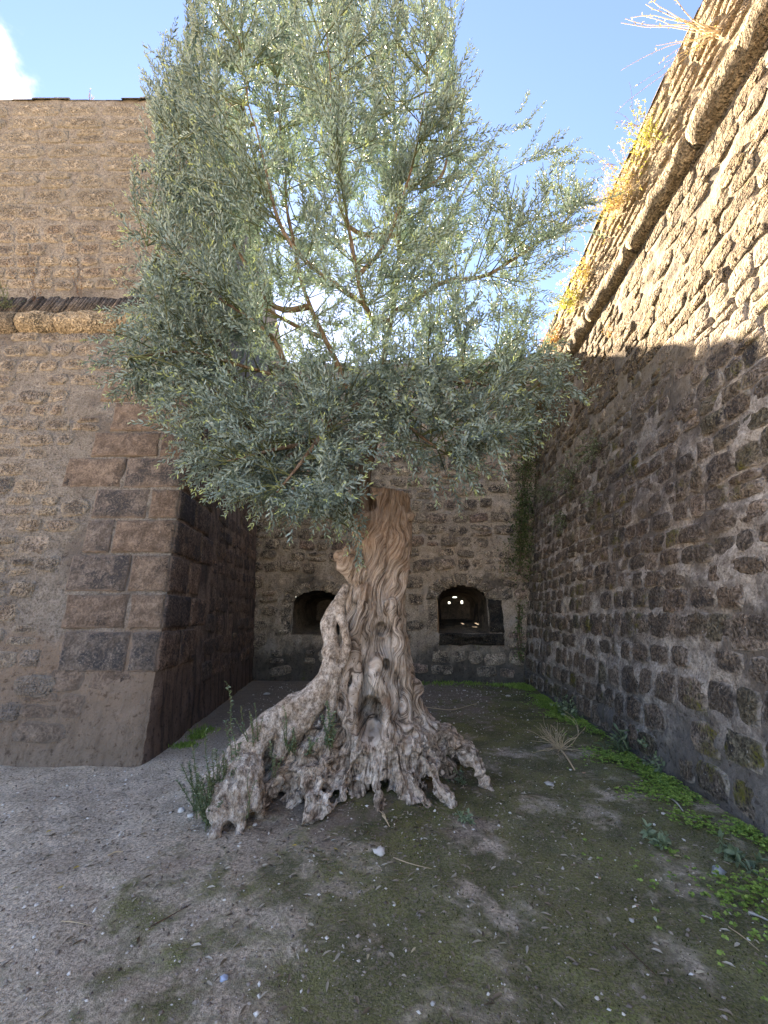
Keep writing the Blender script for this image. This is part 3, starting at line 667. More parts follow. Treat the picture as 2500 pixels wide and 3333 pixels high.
block(back, [(a1+.01, zb+.02), (a1+.36, zb+.02), (a1+.34, zs-.02), (a1+.01, zs+.02)], bw, 'dark_block', 'jamb', .04, seed=402, rough=.02)
block(back, [(a0-.28, zb+.02), (a0-.01, zb+.02), (a0-.01, zs+.02), (a0-.26, zs-.02)], bw, 'back_stone', 'jamb', .02, seed=403, rough=.02)
a0, a1, zb, zs, zt = ports[0]
block(back, [(a0-.32, zb+.02), (a0-.01, zb+.02), (a0-.01, zs-.02), (a0-.30, zs-.02)], bw, 'back_stone', 'jamb', .02, seed=404, rough=.02)
def skip_back(a, z, w_, h_):
    for a0, a1, zb, zs, zt in ports:
        if abs(a-(a0+a1)/2) < (a1-a0)/2+.34+w_/2-.08 and zb-.30-h_/2 < z < zt+.30+h_*.4: return True
    return z < 1.0 and random.random() < .3
S = lay(back, -.3, BWID-.2, .1, ZT_B-.1, (.28, .40), (.32, .62), 'back_stone', (.025, .065), .04, skip_back, .06, 21, .05, .22, .10)
emit(bw, S)
coping(back, ZT_B, bw, 'back_stone', -.3, BWID, 35, (.03, .08), 1.0)

# ---- right wall
rw = empty('rampart_wall', tuple(right.pt(6, 0)), 'dark mossy battered rampart wall with pale mortar joints, its top lit by the sun', 'wall')
AR = 14.5
wall_part('battered_face', right, rw, M['right_mortar'], -.8, AR, -.2, ZC_R+.1, .05, .028, seed=9, nsc=4.5)
wall_part('parapet_face', right_up, rw, M['parapet_mortar'], -.8, AR, ZC_R, ZT_R, .05, .03, seed=10)
cap('wall_walk', [right_up.pt(AR, ZT_R-.01), right_up.pt(-.8, ZT_R-.01), right_up.pt(-.8, ZT_R-.01, -1.5), right_up.pt(AR, ZT_R-.01, -1.5)], rw, M['parapet_mortar'])
S = lay(right, -.1, 11.2, .05, 1.3, (.24, .36), (.24, .46), 'right_stone', (.014, .034), .016, None, .03, 41, .03, .06, .06)
S += lay(right, -.1, 12, 1.32, 4.9, (.20, .29), (.20, .42), 'right_stone', (.014, .036), .008, None, .03, 42, .03, .08, .07)
S += lay(right, -.1, 12.5, 4.92, ZC_R-.25, (.20, .32), (.22, .52), 'right_upper', (.014, .040), .0, None, .08, 43, .03, .15, .10)
emit(rw, S)
S = lay(right_up, -.2, 12.5, ZC_R+.5, ZT_R-.08, (.14, .22), (.22, .50), 'parapet', (.02, .05), .04, None, .08, 44, .03, .0, .05)
emit(rw, S, 'parapet_stone', 120)
cordon(right, ZC_R, rw, 'cordon_r', -.4, 12.8, .21, (.9, 1.7), 45)
brick_band(right_up, ZC_R+.16, ZC_R+.42, rw, 'brick_r', 0, 12.5, (.13, .03), 46, .055)
coping(right_up, ZT_R, rw, 'parapet', -.5, 13, 47, (.02, .06))
# ------------------------------------------------------------------ olive tree
tree = empty('olive_tree', (TREE[0], TREE[1], 0), 'ancient olive tree with thick twisted hollow trunk, clawed roots and silvery crown', 'tree')
def remesh(acc, vox):
    me = acc.mesh('raw', None); o = bpy.data.objects.new('raw', me); C.objects.link(o)
    md = o.modifiers.new('r', 'REMESH'); md.mode = 'VOXEL'; md.voxel_size = vox; md.use_smooth_shade = True
    dg = bpy.context.evaluated_depsgraph_get(); dg.update(); ev = o.evaluated_get(dg); m2 = ev.to_mesh()
    V = np.empty(len(m2.vertices)*3, np.float32); m2.vertices.foreach_get('co', V); V = V.reshape(-1, 3).astype(float)
    ls = np.empty(len(m2.loops), np.int32); m2.loops.foreach_get('vertex_index', ls)
    st = np.empty(len(m2.polygons), np.int32); lt = st.copy(); m2.polygons.foreach_get('loop_start', st); m2.polygons.foreach_get('loop_total', lt)
    q4 = st[lt == 4]; q3 = st[lt == 3]
    Q = np.stack([ls[q4+k] for k in range(4)], 1); T = np.stack([ls[q3+k] for k in range(3)], 1) if len(q3) else np.zeros((0, 3), int)
    ev.to_mesh_clear(); bpy.data.objects.remove(o); bpy.data.meshes.remove(me); return V, Q, T
def vnormals(V, Q):
    n = np.cross(V[Q[:, 2]]-V[Q[:, 0]], V[Q[:, 3]]-V[Q[:, 1]]); N = np.zeros_like(V)
    for k in range(4): np.add.at(N, Q[:, k], n)
    return N/(np.linalg.norm(N, axis=1)[:, None]+1e-9)
def relax(V, Q, it, lam=.5):
    for _ in range(it):
        S_ = np.zeros_like(V); c = np.zeros(len(V))
        for k in range(4):
            np.add.at(S_, Q[:, k], V[Q[:, (k+1) % 4]]); np.add.at(S_, Q[:, k], V[Q[:, (k-1) % 4]]); np.add.at(c, Q[:, k], 2)
        V = V+lam*(S_/np.maximum(c, 1)[:, None]-V)
    return V
ZK = np.array([-.1, .3, .6, 1.0, 1.4, 1.9, 2.3, 2.6, 2.97]); CXk = np.array([.00, -.02, -.06, -.10, -.10, -.06, -.03, -.01, .01])
RK = np.array([.33, .37, .385, .36, .325, .30, .29, .295, .29])
def axc(z): return np.interp(z, ZK, CXk), 4.60+0*z
acc = Acc()
zz = np.linspace(-.1, 2.95, 30); cx, cy = axc(zz)
tube(acc, np.stack([cx, cy, zz], 1), np.interp(zz, ZK, RK)-.07, 20, lump=.10, seed=2)
r_ = random.Random(5)
# twisting strands up the trunk
NS = 17
for i in range(NS):
    th0 = i*2*math.pi/NS+r_.uniform(-.15, .15); tw = r_.uniform(.30, .62); zt = r_.uniform(2.72, 2.98); z0 = .05 if i % 3 else -.05
    zs_ = np.linspace(z0, zt, 22); th = th0+tw*zs_+.28*np.sin(zs_*r_.uniform(2.0, 3.4)+r_.uniform(0, 6))
    cx, cy = axc(zs_); R = np.interp(zs_, ZK, RK)-.085+.03*np.sin(zs_*3+i*1.7)
    pts = np.stack([cx+R*np.sin(th), cy-R*np.cos(th), zs_], 1)
    rad = (.085+.035*math.sin(i*2.4))*(1+.22*np.sin(zs_*r_.uniform(3, 6)+i))*np.interp(zs_, [0, .6, 2.3, 3], [1.25, 1.0, 1.0, .9])
    tube(acc, pts, np.clip(rad, .045, .14), 10, lump=.16, seed=i)
# jagged broken top
for i in range(11):
    th = i*.571; R = .21+.05*math.sin(i*5); x, y = R*math.sin(th), 4.6-R*math.cos(th); h_ = r_.uniform(2.82, 3.0)
    tube(acc, [(x, y, 2.4), (x*1.02, y, 2.7), (x*1.05, y, h_)], [.09, .08, .035], 8, lump=.2, seed=60+i)
# left burl and the cut stub
def ball(c, r, seed):
    c = np.array(c); tube(acc, [c+[0, 0, -r], c+[0, 0, -r*.5], c, c+[0, 0, r*.5], c+[0, 0, r*.98]], [r*.3, r*.87, r, r*.87, r*.25], 14, lump=.16, seed=seed)
for (u, v, y, r, k) in ((1128, 1835, 4.34, .12, 1), (1105, 1812, 4.36, .075, 2), (1160, 1870, 4.34, .13, 3), (1185, 1930, 4.38, .14, 4), (1130, 1800, 4.40, .07, 5), (1178, 1690, 4.40, .10, 6), (1170, 1730, 4.42, .08, 7), (1345, 2235, 4.52, .11, 8), (1350, 2300, 4.55, .09, 9), (1333, 1680, 4.5, .05, 10), (1150, 1860, 4.30, .08, 11)):
    ball(P(u, v, y), r, 80+k)
# traced ridges on the face of the trunk (pixel, depth, radius)
def traced(pts, seed, lump=.15, n=10):
    p = [P(u, v, y) for u, v, y, r in pts]; tube(acc, p, [q[3] for q in pts], n, segs=max(8, len(pts)*5), lump=lump, seed=seed)
traced([(1150, 2150, 4.24, .05), (1122, 2200, 4.16, .055), (1112, 2260, 4.12, .05), (1120, 2330, 4.10, .06), (1140, 2400, 4.06, .07), (1165, 2430, 4.0, .06)], 201)
traced([(1240, 2130, 4.23, .05), (1215, 2200, 4.20, .06), (1245, 2250, 4.18, .05), (1258, 2330, 4.12, .045), (1270, 2400, 4.05, .05), (1290, 2440, 3.98, .06)], 202)
traced([(1270, 1950, 4.26, .05), (1290, 2050, 4.27, .05), (1300, 2150, 4.28, .06), (1330, 2230, 4.30, .07), (1322, 2310, 4.24, .06), (1330, 2400, 4.14, .07)], 203)
traced([(1185, 1960, 4.27, .06), (1160, 2050, 4.25, .06), (1150, 2130, 4.24, .06), (1165, 2200, 4.2, .055), (1150, 2260, 4.16, .05), (1148, 2340, 4.14, .05), (1165, 2420, 4.08, .05)], 204)
# root claws: (pixel u, v) polyline, first point's depth, radii
claws = [
    ([(1014, 2430), (948, 2484), (895, 2537), (850, 2600), (840, 2640)], 4.02, (.09, .10, .085, .09, .05)),
    ([(1034, 2450), (1001, 2530), (961, 2596), (948, 2643)], 4.0, (.075, .08, .075, .04)),
    ([(1054, 2440), (1040, 2530), (1027, 2616), (1005, 2704)], 4.02, (.09, .10, .11, .05)),
    ([(1075, 2450), (1062, 2520), (1000, 2560)], 4.0, (.06, .06, .05)),
    ([(1146, 2450), (1113, 2540), (1094, 2620), (1080, 2662)], 4.0, (.085, .065, .06, .03)),
    ([(1186, 2440), (1186, 2530), (1160, 2600), (1138, 2620)], 4.0, (.07, .06, .045, .03)),
    ([(1110, 2470), (1135, 2545), (1165, 2600)], 3.98, (.06, .05, .035)),
    ([(1215, 2480), (1230, 2560), (1240, 2610), (1238, 2668)], 3.96, (.07, .055, .055, .03)),
    ([(1266, 2450), (1286, 2530), (1312, 2590), (1327, 2630)], 4.02, (.085, .085, .075, .05)),
    ([(1293, 2420), (1320, 2510), (1360, 2580), (1398, 2640)], 4.08, (.08, .07, .07, .045)),
    ([(1332, 2410), (1392, 2484), (1432, 2563), (1458, 2634)], 4.14, (.09, .08, .08, .06)),
    ([(1366, 2400), (1432, 2464), (1478, 2535)], 4.25, (.085, .075, .05)),
    ([(1350, 2370), (1405, 2378), (1458, 2424), (1518, 2480)], 4.42, (.10, .09, .08, .06)),
    ([(960, 2440), (900, 2500), (870, 2560)], 4.05, (.08, .08, .04)), ([(990, 2440), (965, 2540), (925, 2610)], 4.02, (.08, .08, .04)),
    ([(1095, 2450), (1080, 2520), (1072, 2570)], 4.0, (.075, .06, .03)), ([(1160, 2450), (1150, 2530), (1140, 2570)], 4.0, (.075, .06, .03)), ([(1205, 2450), (1205, 2520), (1200, 2570)], 4.0, (.075, .06, .03)),
    ([(1245, 2450), (1262, 2530), (1275, 2590)], 4.0, (.08, .065, .03)), ([(1310, 2430), (1345, 2510), (1375, 2560)], 4.1, (.08, .065, .03)), ([(1350, 2400), (1410, 2470), (1450, 2530)], 4.2, (.09, .07, .03)),
    ([(1165, 2420), (1120, 2440), (1040, 2440)], 4.05, (.07, .08, .07)), ([(1180, 2430), (1240, 2440), (1300, 2420)], 4.04, (.07, .075, .07)),
]
for i, (px, y0, rd) in enumerate(claws):
    n = len(px); tip = i < 13
    yg = G(*px[-1])[1] if tip else y0-.10 if len(px) == 3 and i < 21 else y0+.02
    pts = [P(u, v, y0+(yg-y0)*(k/(n-1))**1.15) for k, (u, v) in enumerate(px)]
    # tie the claw back into the trunk
    cxx = float(np.interp(pts[0][2]+.2, ZK, CXk)); root0 = np.array([cxx+(pts[0][0]-cxx)*.45, 4.42, pts[0][2]+.16])
    rr = [rd[0]*1.0]+list(rd)
    pts = [root0]+pts
    if tip: pts[-1][2] = -.02
    p2, r2 = smooth_path(pts, rr, 26)
    q = p2*11+i*7; wob_ = np.stack([noise(q, 1), noise(q, 2), noise(q, 3)], 1)
    p2 = p2+.035*wob_*np.linspace(.3, 1, len(p2))[:, None]; r2 = r2*(1+.34*noise(p2*14+i, 6))*1.0
    tube(acc, p2, r2, 10, lump=.22, seed=100+i)
# roots round the back
for i in range(12):
    th = math.radians(70+i*20+r_.uniform(-6, 6)); L = r_.uniform(.85, 1.15)
    pts = [(.0+.25*math.sin(th), 4.6-.25*math.cos(th), .7), (.45*math.sin(th), 4.6-.45*math.cos(th), .45), (.75*L*math.sin(th+.1), 4.6-.75*L*math.cos(th+.1), .28), (1.0*L*math.sin(th), 4.6-1.0*L*math.cos(th), -.03)]
    tube(acc, pts, [.12, .10, .09, .05], 10, segs=16, lump=.3, seed=140+i)
V, Q, T = remesh(acc, .0105)
V = relax(V, Q, 2, .5)
N = vnormals(V, Q)
def grain_coords(V, R0=.42, twist=.55, wf=1.0):
    cx, cy = axc(V[:, 2]); dx = V[:, 0]-cx; dy = V[:, 1]-cy; r = np.hypot(dx, dy); th = np.arctan2(dx, -dy)
    thu = th-twist*V[:, 2]+wf*(.33*noise(V*2.2, 40)+.16*noise(V*5.5, 41))
    s_ = V[:, 2]-.75*np.clip(r-.4, 0, 2)+.10*noise(V*3, 42)
    return np.stack([np.cos(thu)*R0, np.sin(thu)*R0, s_*.11], 1), r
g_, rad_ = grain_coords(V)
rootm = np.clip((rad_-.42)/.25, 0, 1)*np.clip((.75-V[:, 2])/.3, 0, 1)
n1 = noise(g_*14, 50); n2 = noise(g_*30, 51)
ridge = (1-2*np.abs(n1))*.016+(1-2*np.abs(n2))*.009
crag = fbm(V*10, 4, 52, .55)*.022+np.abs(noise(V*17, 57))*-.022
thn = np.arctan2(V[:, 0], -(V[:, 1]-4.6)); gq = np.stack([thn*4.2+.5*noise(V*4, 80), V[:, 2]*.9, rad_*1.1], 1)
groove = np.exp(-(noise(gq, 81)/.16)**2); gq2 = np.stack([thn*11+.6*noise(V*6, 82), V[:, 2]*2, rad_*2], 1); groove2 = np.exp(-(noise(gq2, 83)/.2)**2)
pit_ = np.clip((noise(V*8.5, 84)-.38)/.3, 0, 1)
V = V-N*((.055*groove+.022*groove2+.065*pit_)*rootm)[:, None]
V = V+N*(ridge*(1+.25*rootm)+crag*(rootm*1.25+.12))[:, None]
# hollows: the tall cavity between the feet and the small knot holes
def carve(V, u, v, ru, rv, depth, y=4.2):
    pu, pv, ax = proj(V); d = ((pu-u)/ru)**2+((pv-v)/rv)**2; m = np.clip(1.25-d*1.25, 0, 1)*(V[:, 1] < 4.6)
    m = m*m*(3-2*m); V = V.copy(); V[:, 1] += depth*m; return V
V = carve(V, 1207, 2350, 48, 92, .32); V = carve(V, 1240, 2048, 20, 26, .16); V = carve(V, 1258, 2163, 12, 20, .18); V = carve(V, 1208, 1640, 20, 24, .18)
V = carve(V, 1225, 2100, 45, 40, .05); V = carve(V, 1165, 1880, 45, 35, .05); V = carve(V, 1110, 2290, 12, 40, .06); V = carve(V, 1290, 2210, 12, 30, .05)
pu, pv, ax = proj(V)
fc = V[Q].mean(1); cut = .60+.10*noise(fc*6, 71); cx, cy = axc(fc[:, 2]); isroot = (fc[:, 2] < cut*.62) | (np.hypot(fc[:, 0]-cx, fc[:, 1]-cy) > .62)
N = vnormals(V, Q)
g_root = grain_coords(V, .7, .2, .25)[0]
def sub(name, Qs, mat):
    idx = np.unique(Qs); mp = np.full(len(V), -1); mp[idx] = np.arange(len(idx))
    me = mkmesh(name, V[idx], mp[Qs], mat, True, {'grain': (g_root if name == 'root_flare' else g_)[idx]}); me.normals_split_custom_set_from_vertices(N[idx].tolist())
    return put(obj(name, me), tree)
sub('trunk', Q[~isroot], M['wood']); sub('root_flare', Q[isroot], M['rootwood'])
# the smooth-barked stem that runs down the left side into the big spreading root
acc = Acc()
def px_tube(pts, seed, lump=.08, n=12, ground_end=True):
    p = [P(u, v, y) for u, v, y, r in pts]
    if ground_end: p[-1] = G(*pts[-1][:2]); p[-1][2] = -.03
    tube(acc, p, [q[3] for q in pts], n, segs=len(pts)*6, lump=lump, seed=seed)
px_tube([(1128, 1905, 4.36, .045), (1112, 1945, 4.27, .065), (1088, 1985, 4.2, .075), (1070, 2030, 4.16, .085), (1078, 2095, 4.12, .075), (1078, 2118, 4.11, .100), (1080, 2135, 4.11, .085), (1078, 2180, 4.10, .105), (1058, 2225, 4.10, .125), (1015, 2275, 4.08, .135), (950, 2312, 4.03, .125), (885, 2350, 3.98, .115), (830, 2400, 3.9, .105), (790, 2470, 3.8, .11), (745, 2560, 3.66, .11), (715, 2650, 3.5, .09), (702, 2722, 3.4, .05)], 301)
px_tube([(1120, 1945, 4.26, .040), (1108, 1985, 4.18, .045), (1120, 2040, 4.12, .046), (1130, 2095, 4.10, .046), (1122, 2150, 4.09, .042), (1100, 2190, 4.08, .042), (1086, 2240, 4.06, .05), (1080, 2300, 4.05, .05), (1062, 2370, 4.02, .05), (1020, 2440, 3.98, .06)], 302, ground_end=False)
px_tube([(1030, 2275, 4.05, .10), (985, 2350, 4.0, .09), (930, 2400, 3.95, .09), (905, 2470, 3.9, .07)], 303, .15, ground_end=False)
px_tube([(948, 2324, 4.0, .08), (870, 2395, 3.88, .06), (838, 2460, 3.8, .06), (835, 2540, 3.7, .07), (850, 2600, 3.6, .06)], 304, .12)
px_tube([(830, 2395, 3.95, .09), (760, 2470, 3.95, .09), (690, 2530, 3.98, .07), (640, 2580, 4.0, .04)], 305, .25)
px_tube([(790, 2450, 3.85, .09), (720, 2540, 3.8, .10), (680, 2610, 3.75, .08), (660, 2665, 3.7, .04)], 306, .25)
px_tube([(800, 2470, 3.75, .09), (790, 2560, 3.6, .09), (780, 2640, 3.5, .07), (775, 2712, 3.4, .04)], 307, .25)
px_tube([(830, 2480, 3.78, .08), (815, 2560, 3.65, .09), (835, 2620, 3.55, .06), (848, 2650, 3.5, .03)], 308, .25)
px_tube([(760, 2480, 3.85, .10), (740, 2590, 3.6, .09), (735, 2690, 3.4, .05)], 309, .25)
px_tube([(1060, 2220, 4.25, .12), (1000, 2300, 4.2, .13), (930, 2370, 4.15, .13), (880, 2450, 4.1, .10), (850, 2520, 4.1, .05)], 310, .15, ground_end=False)
V, Q, T = remesh(acc, .0125); V = relax(V, Q, 3, .5); N = vnormals(V, Q)
lowm = np.clip((.75-V[:, 2])/.45, 0, 1)
V = V+N*(fbm(V*9, 4, 61, .55)*(.004+.024*lowm)-np.abs(noise(V*20, 62))*.016*lowm+.003*noise(V*26, 63))[:, None]
gs = np.stack([V[:, 0]*1.0, V[:, 1]*1.0, V[:, 2]*.6], 1)
put(obj('side_stem', mkmesh('side_stem', V, Q, M['bark'], True, {'grain': gs})), tree)
# live limbs
limbs = {}
def limb(name, pts, start=None):
    p = [] if start is None else [start]; p += [P(u, v, y) for u, v, y, r in pts]
    r = [q[3] for q in pts]; r = ([r[0]*1.08] if start is not None else [])+r
    if name in ('L1', 'L2', 'L7', 'L8', 'L9', 'L10', 'L16', 'L17', 'L12', 'L13'): r = [x*(1 if k < 2 else .62) for k, x in enumerate(r)]
    sp, sr = smooth_path(p, r, len(p)*7)
    q = sp*2.3; sp = sp+.03*np.stack([noise(q, 7), noise(q, 8), noise(q, 9)], 1)*np.linspace(0, 1, len(sp))[:, None]
    a = Acc(); tube(a, sp, sr, 9, lump=.10, seed=hash(name) % 50 if False else len(limbs)); me = a.mesh('limb', M['limb'])
    co = np.concatenate(a.v); at = me.attributes.new('grain', 'FLOAT_VECTOR', 'POINT'); at.data.foreach_set('vector', (co*np.array([1, 1, .12])).astype(np.float32).ravel())
    put(obj('limb', me), tree); limbs[name] = (sp, sr); return sp
def at(name, f): sp = limbs[name][0]; return sp[int(f*(len(sp)-1))]
limb('stem', [(1172, 1690, 4.46, .12), (1180, 1620, 4.46, .095), (1190, 1520, 4.48, .082), (1205, 1440, 4.48, .085)])
e0 = at('stem', 1)
limb('L1', [(1155, 1310, 4.42, .07), (1100, 1190, 4.35, .055), (1010, 1000, 4.15, .042), (955, 800, 4.0, .032), (925, 550, 3.8, .02), (905, 260, 3.6, .008)], e0)
limb('L2', [(1235, 1290, 4.55, .068), (1252, 1150, 4.58, .055), (1290, 950, 4.5, .045), (1300, 700, 4.35, .032), (1290, 450, 4.2, .02), (1275, 150, 4.0, .008)], e0)
limb('L3', [(1330, 990, 4.5, .036), (1440, 920, 4.4, .032), (1560, 900, 4.3, .024), (1740, 800, 4.2, .016), (1880, 680, 4.1, .007)], at('L2', .33))
limb('L4', [(1030, 1270, 4.3, .034), (830, 1200, 4.05, .020), (630, 1140, 3.75, .012), (420, 1160, 3.35, .008)], at('L1', .16))
limb('L5', [(1340, 1230, 4.35, .035), (1500, 1240, 4.2, .026), (1720, 1270, 4.35, .010)], at('L2', .17))
limb('L6', [(1080, 1430, 4.1, .03), (920, 1460, 3.8, .022), (740, 1500, 3.6, .008)], at('stem', .9))
limb('L7', [(930, 1010, 4.25, .035), (770, 810, 4.15, .028), (640, 560, 4.05, .018), (560, 290, 3.95, .007)], at('L1', .38))
limb('L8', [(1170, 760, 4.6, .032), (1090, 500, 4.7, .024), (1050, 180, 4.7, .010)], at('L2', .50))
limb('L9', [(1400, 600, 4.4, .026), (1470, 400, 4.3, .018), (1470, 140, 4.15, .007)], at('L2', .66))
limb('L10', [(1200, 1020, 4.0, .035), (1140, 760, 3.4, .028), (1090, 430, 3.0, .018), (1060, 100, 2.75, .007)], at('L2', .30))
limb('L11', [(1360, 850, 5.2, .03), (1500, 640, 5.5, .02), (1600, 480, 5.6, .008)], at('L2', .45))
limb('L12', [(960, 1060, 4.8, .03), (800, 950, 5.0, .02), (680, 760, 5.0, .008)], at('L1', .3))
limb('L13', [(900, 1120, 3.9, .028), (700, 960, 3.6, .02), (480, 800, 3.5, .008)], at('L4', .3))
limb('L14', [(1120, 1330, 3.95, .03), (1000, 1480, 3.6, .022), (900, 1600, 3.45, .008)], at('L1', .10))
limb('L15', [(1260, 1330, 4.1, .025), (1380, 1420, 3.9, .016), (1480, 1500, 3.8, .006)], at('L2', .15))
limb('L16', [(1250, 800, 3.7, .024), (1350, 500, 3.3, .016), (1400, 200, 3.1, .007)], at('L10', .35))
limb('L17', [(950, 800, 3.5, .024), (850, 500, 3.2, .016), (780, 120, 3.0, .007)], at('L10', .25))
limb('L18', [(1100, 1480, 4.2, .016), (1120, 1620, 4.0, .010), (1140, 1720, 3.95, .005)], at('stem', .55))
# crown: branches, shoots and leaf pairs
poly = np.array([(450, 250), (480, 90), (560, 130), (590, -60), (600, -300), (1480, -300), (1500, 240), (1545, 420), (1600, 520), (1740, 325), (1765, 480), (1905, 475), (1968, 585), (1915, 760), (1800, 905), (1795, 1000), (1690, 1075), (1860, 1165), (1905, 1290), (1790, 1370), (1700, 1450), (1560, 1500), (1500, 1645), (1380, 1560), (1300, 1450), (1235, 1390), (1165, 1420), (1150, 1600), (1180, 1810), (1090, 1760), (1110, 1700), (915, 1720), (820, 1665), (700, 1600), (615, 1535), (560, 1480), (500, 1330), (318, 1240), (335, 1100), (440, 960), (480, 800), (395, 700), (480, 500)], float)
def inside(u, v, j=0.0):
    if j: u += R2.normal(0, j); v += R2.normal(0, j)
    c = False; n = len(poly); j = n-1
    for i in range(n):
        xi, yi = poly[i]; xj, yj = poly[j]
        if (yi > v) != (yj > v) and u < (xj-xi)*(v-yi)/(yj-yi)+xi: c = not c
        j = i
    return c
tw = Acc(); LP, LD, LN, LL, LW, LT = [], [], [], [], [], []
def unit(v): return v/(np.linalg.norm(v)+1e-9)
R2 = np.random.default_rng(21)
def blocked(p):
    if p[1] > 4.77+.16*p[2]-.1 and p[0] < -2.5-.083*p[2]+.1: return True
    if p[0] > 2.42+.077*p[1]+.16*min(p[2], 7.3): return True
    return False
def shoot(base, d, L, hang, tone0):
    n = max(4, int(L/.07)); p = base.copy(); pts = [p.copy()]; st = L/n
    bend = R2.normal(0, .10, 3); 
    for k in range(n):
        d = unit(d+bend*.35+np.array([0, 0, hang])*.12+R2.normal(0, .05, 3)); p = p+d*st; pts.append(p.copy())
    u, v, ax = map(float, proj(p))
    if not inside(u, v, 62) or blocked(p) or ax < 1.9: return False
    pts = np.array(pts); tube(tw, pts, np.linspace(.0030, .0012, len(pts)), 3, cap=False)
    m = max(4, int(L/.031)); tt = np.linspace(.08, 1.0, m); seg = tt*(len(pts)-1); i0 = np.minimum(seg.astype(int), len(pts)-2); fr = (seg-i0)[:, None]
    pp = pts[i0]*(1-fr)+pts[i0+1]*fr; dd = pts[i0+1]-pts[i0]; dd /= np.linalg.norm(dd, axis=1)[:, None]
    a0 = R2.uniform(0, 3.14)
    X = np.cross(dd, unit(R2.normal(0, 1, 3))); X /= np.linalg.norm(X, axis=1)[:, None]; Y = np.cross(dd, X)
    ang = a0+np.arange(m)*1.57+R2.normal(0, .25, m)
    for sgn in (1, -1):
        S_ = (np.cos(ang)[:, None]*X+np.sin(ang)[:, None]*Y)*sgn
        op = (1.0-.45*tt**2)[:, None]*R2.uniform(.75, 1.15, (m, 1)); ld = dd*.75+S_*op+np.array([0, 0, .10])
        nn = np.cross(ld, np.cross(dd, ld))*-1+R2.normal(0, .25, (m, 3))
        keep = R2.random(m) > .10
        LP.append(pp[keep]); LD.append(ld[keep]); LN.append(nn[keep])
        ln = R2.uniform(.050, .078, m)*(1-.35*tt**5); LL.append(ln[keep]); LW.append((ln*R2.uniform(.26, .33, m))[keep])
        tn = np.clip(tone0+R2.normal(0, .13, m), 0, .84); tn = np.where((tt > .86) & (R2.random(m) < .65), R2.uniform(.90, 1.0, m), tn); LT.append(tn[keep])
    return True
def branch(base, d, L, hang, r0, nshoot, shl):
    n = max(5, int(L/.10)); p = base.copy(); pts = [p.copy()]; st = L/n; bend = R2.normal(0, .12, 3)
    for k in range(n):
        d = unit(d+bend*.25+np.array([0, 0, hang])*.09+R2.normal(0, .06, 3)); q = p+d*st
        u, v, ax = map(float, proj(q))
        if not inside(u, v, 22) or blocked(q) or ax < 2.0: break
        p = q; pts.append(p.copy())
    if len(pts) < 3: return
    pts = np.array(pts); tube(tw, pts, np.linspace(r0, .0035, len(pts)), 5, cap=False)
    for k in range(nshoot):
        f = R2.uniform(.15, 1.0)**.8; s_ = f*(len(pts)-1); i0 = min(int(s_), len(pts)-2); b = pts[i0]*(1-(s_-i0))+pts[i0+1]*(s_-i0); dd = unit(pts[i0+1]-pts[i0])
        side = unit(np.cross(dd, R2.normal(0, 1, 3))); hi = np.clip((b[2]-4.2)/3, 0, 1)
        sd = unit(dd*R2.uniform(.5, 1.2)+side*R2.uniform(.4, 1.0)+np.array([0, 0, .15+.65*hi]))
        for tr in range(3):
            if shoot(b, sd, R2.uniform(*shl)*(1-.35*tr/2), hang+.5*hi, .28+.50*R2.random()): break
            sd = unit(sd*.6+unit(np.array([-.1, 4.3, b[2]+.5])-b)*.5)
    shoot(pts[-1], unit(pts[-1]-pts[-2]), R2.uniform(*shl), hang, .5)
dens = {'L1': 1.0, 'L2': 1.0, 'L3': .6, 'L4': 1.75, 'L5': 1.5, 'L6': 1.8, 'L7': 1.5, 'L8': .8, 'L9': .8, 'L10': .75, 'L11': .45, 'L12': 1.2, 'L13': 1.7, 'L14': 1.7, 'L15': 1.3, 'L16': .8, 'L17': .9, 'L18': 1.2}
for nm, k in dens.items():
    sp, sr = limbs[nm]; Lt = np.linalg.norm(np.diff(sp, axis=0), axis=1).sum(); nb = int(Lt*3.6*k)
    for j in range(nb):
        f = R2.uniform(.18, 1.0) if nm not in ('L1', 'L2') else R2.uniform(.26, 1.0)
        s_ = f*(len(sp)-1); i0 = min(int(s_), len(sp)-2); b = sp[i0]; dd = unit(sp[i0+1]-sp[i0])
        side = unit(np.cross(dd, R2.normal(0, 1, 3))); z = b[2]; hi = np.clip((z-4.2)/3, 0, 1)
        out = unit(np.array([b[0]+.05, b[1]-4.5, 0])+1e-3)
        d = unit(dd*R2.uniform(.3, .9)+side*.9+out*.25+np.array([0, 0, .05+.5*hi]))
        hang = R2.uniform(-1.3, -.2) if z < 4.3 else R2.uniform(-.5, .9)
        branch(b, d, R2.uniform(.35, .95)*(1.1-.3*f), hang, .007, int(R2.integers(5, 9)), (.22, .55))
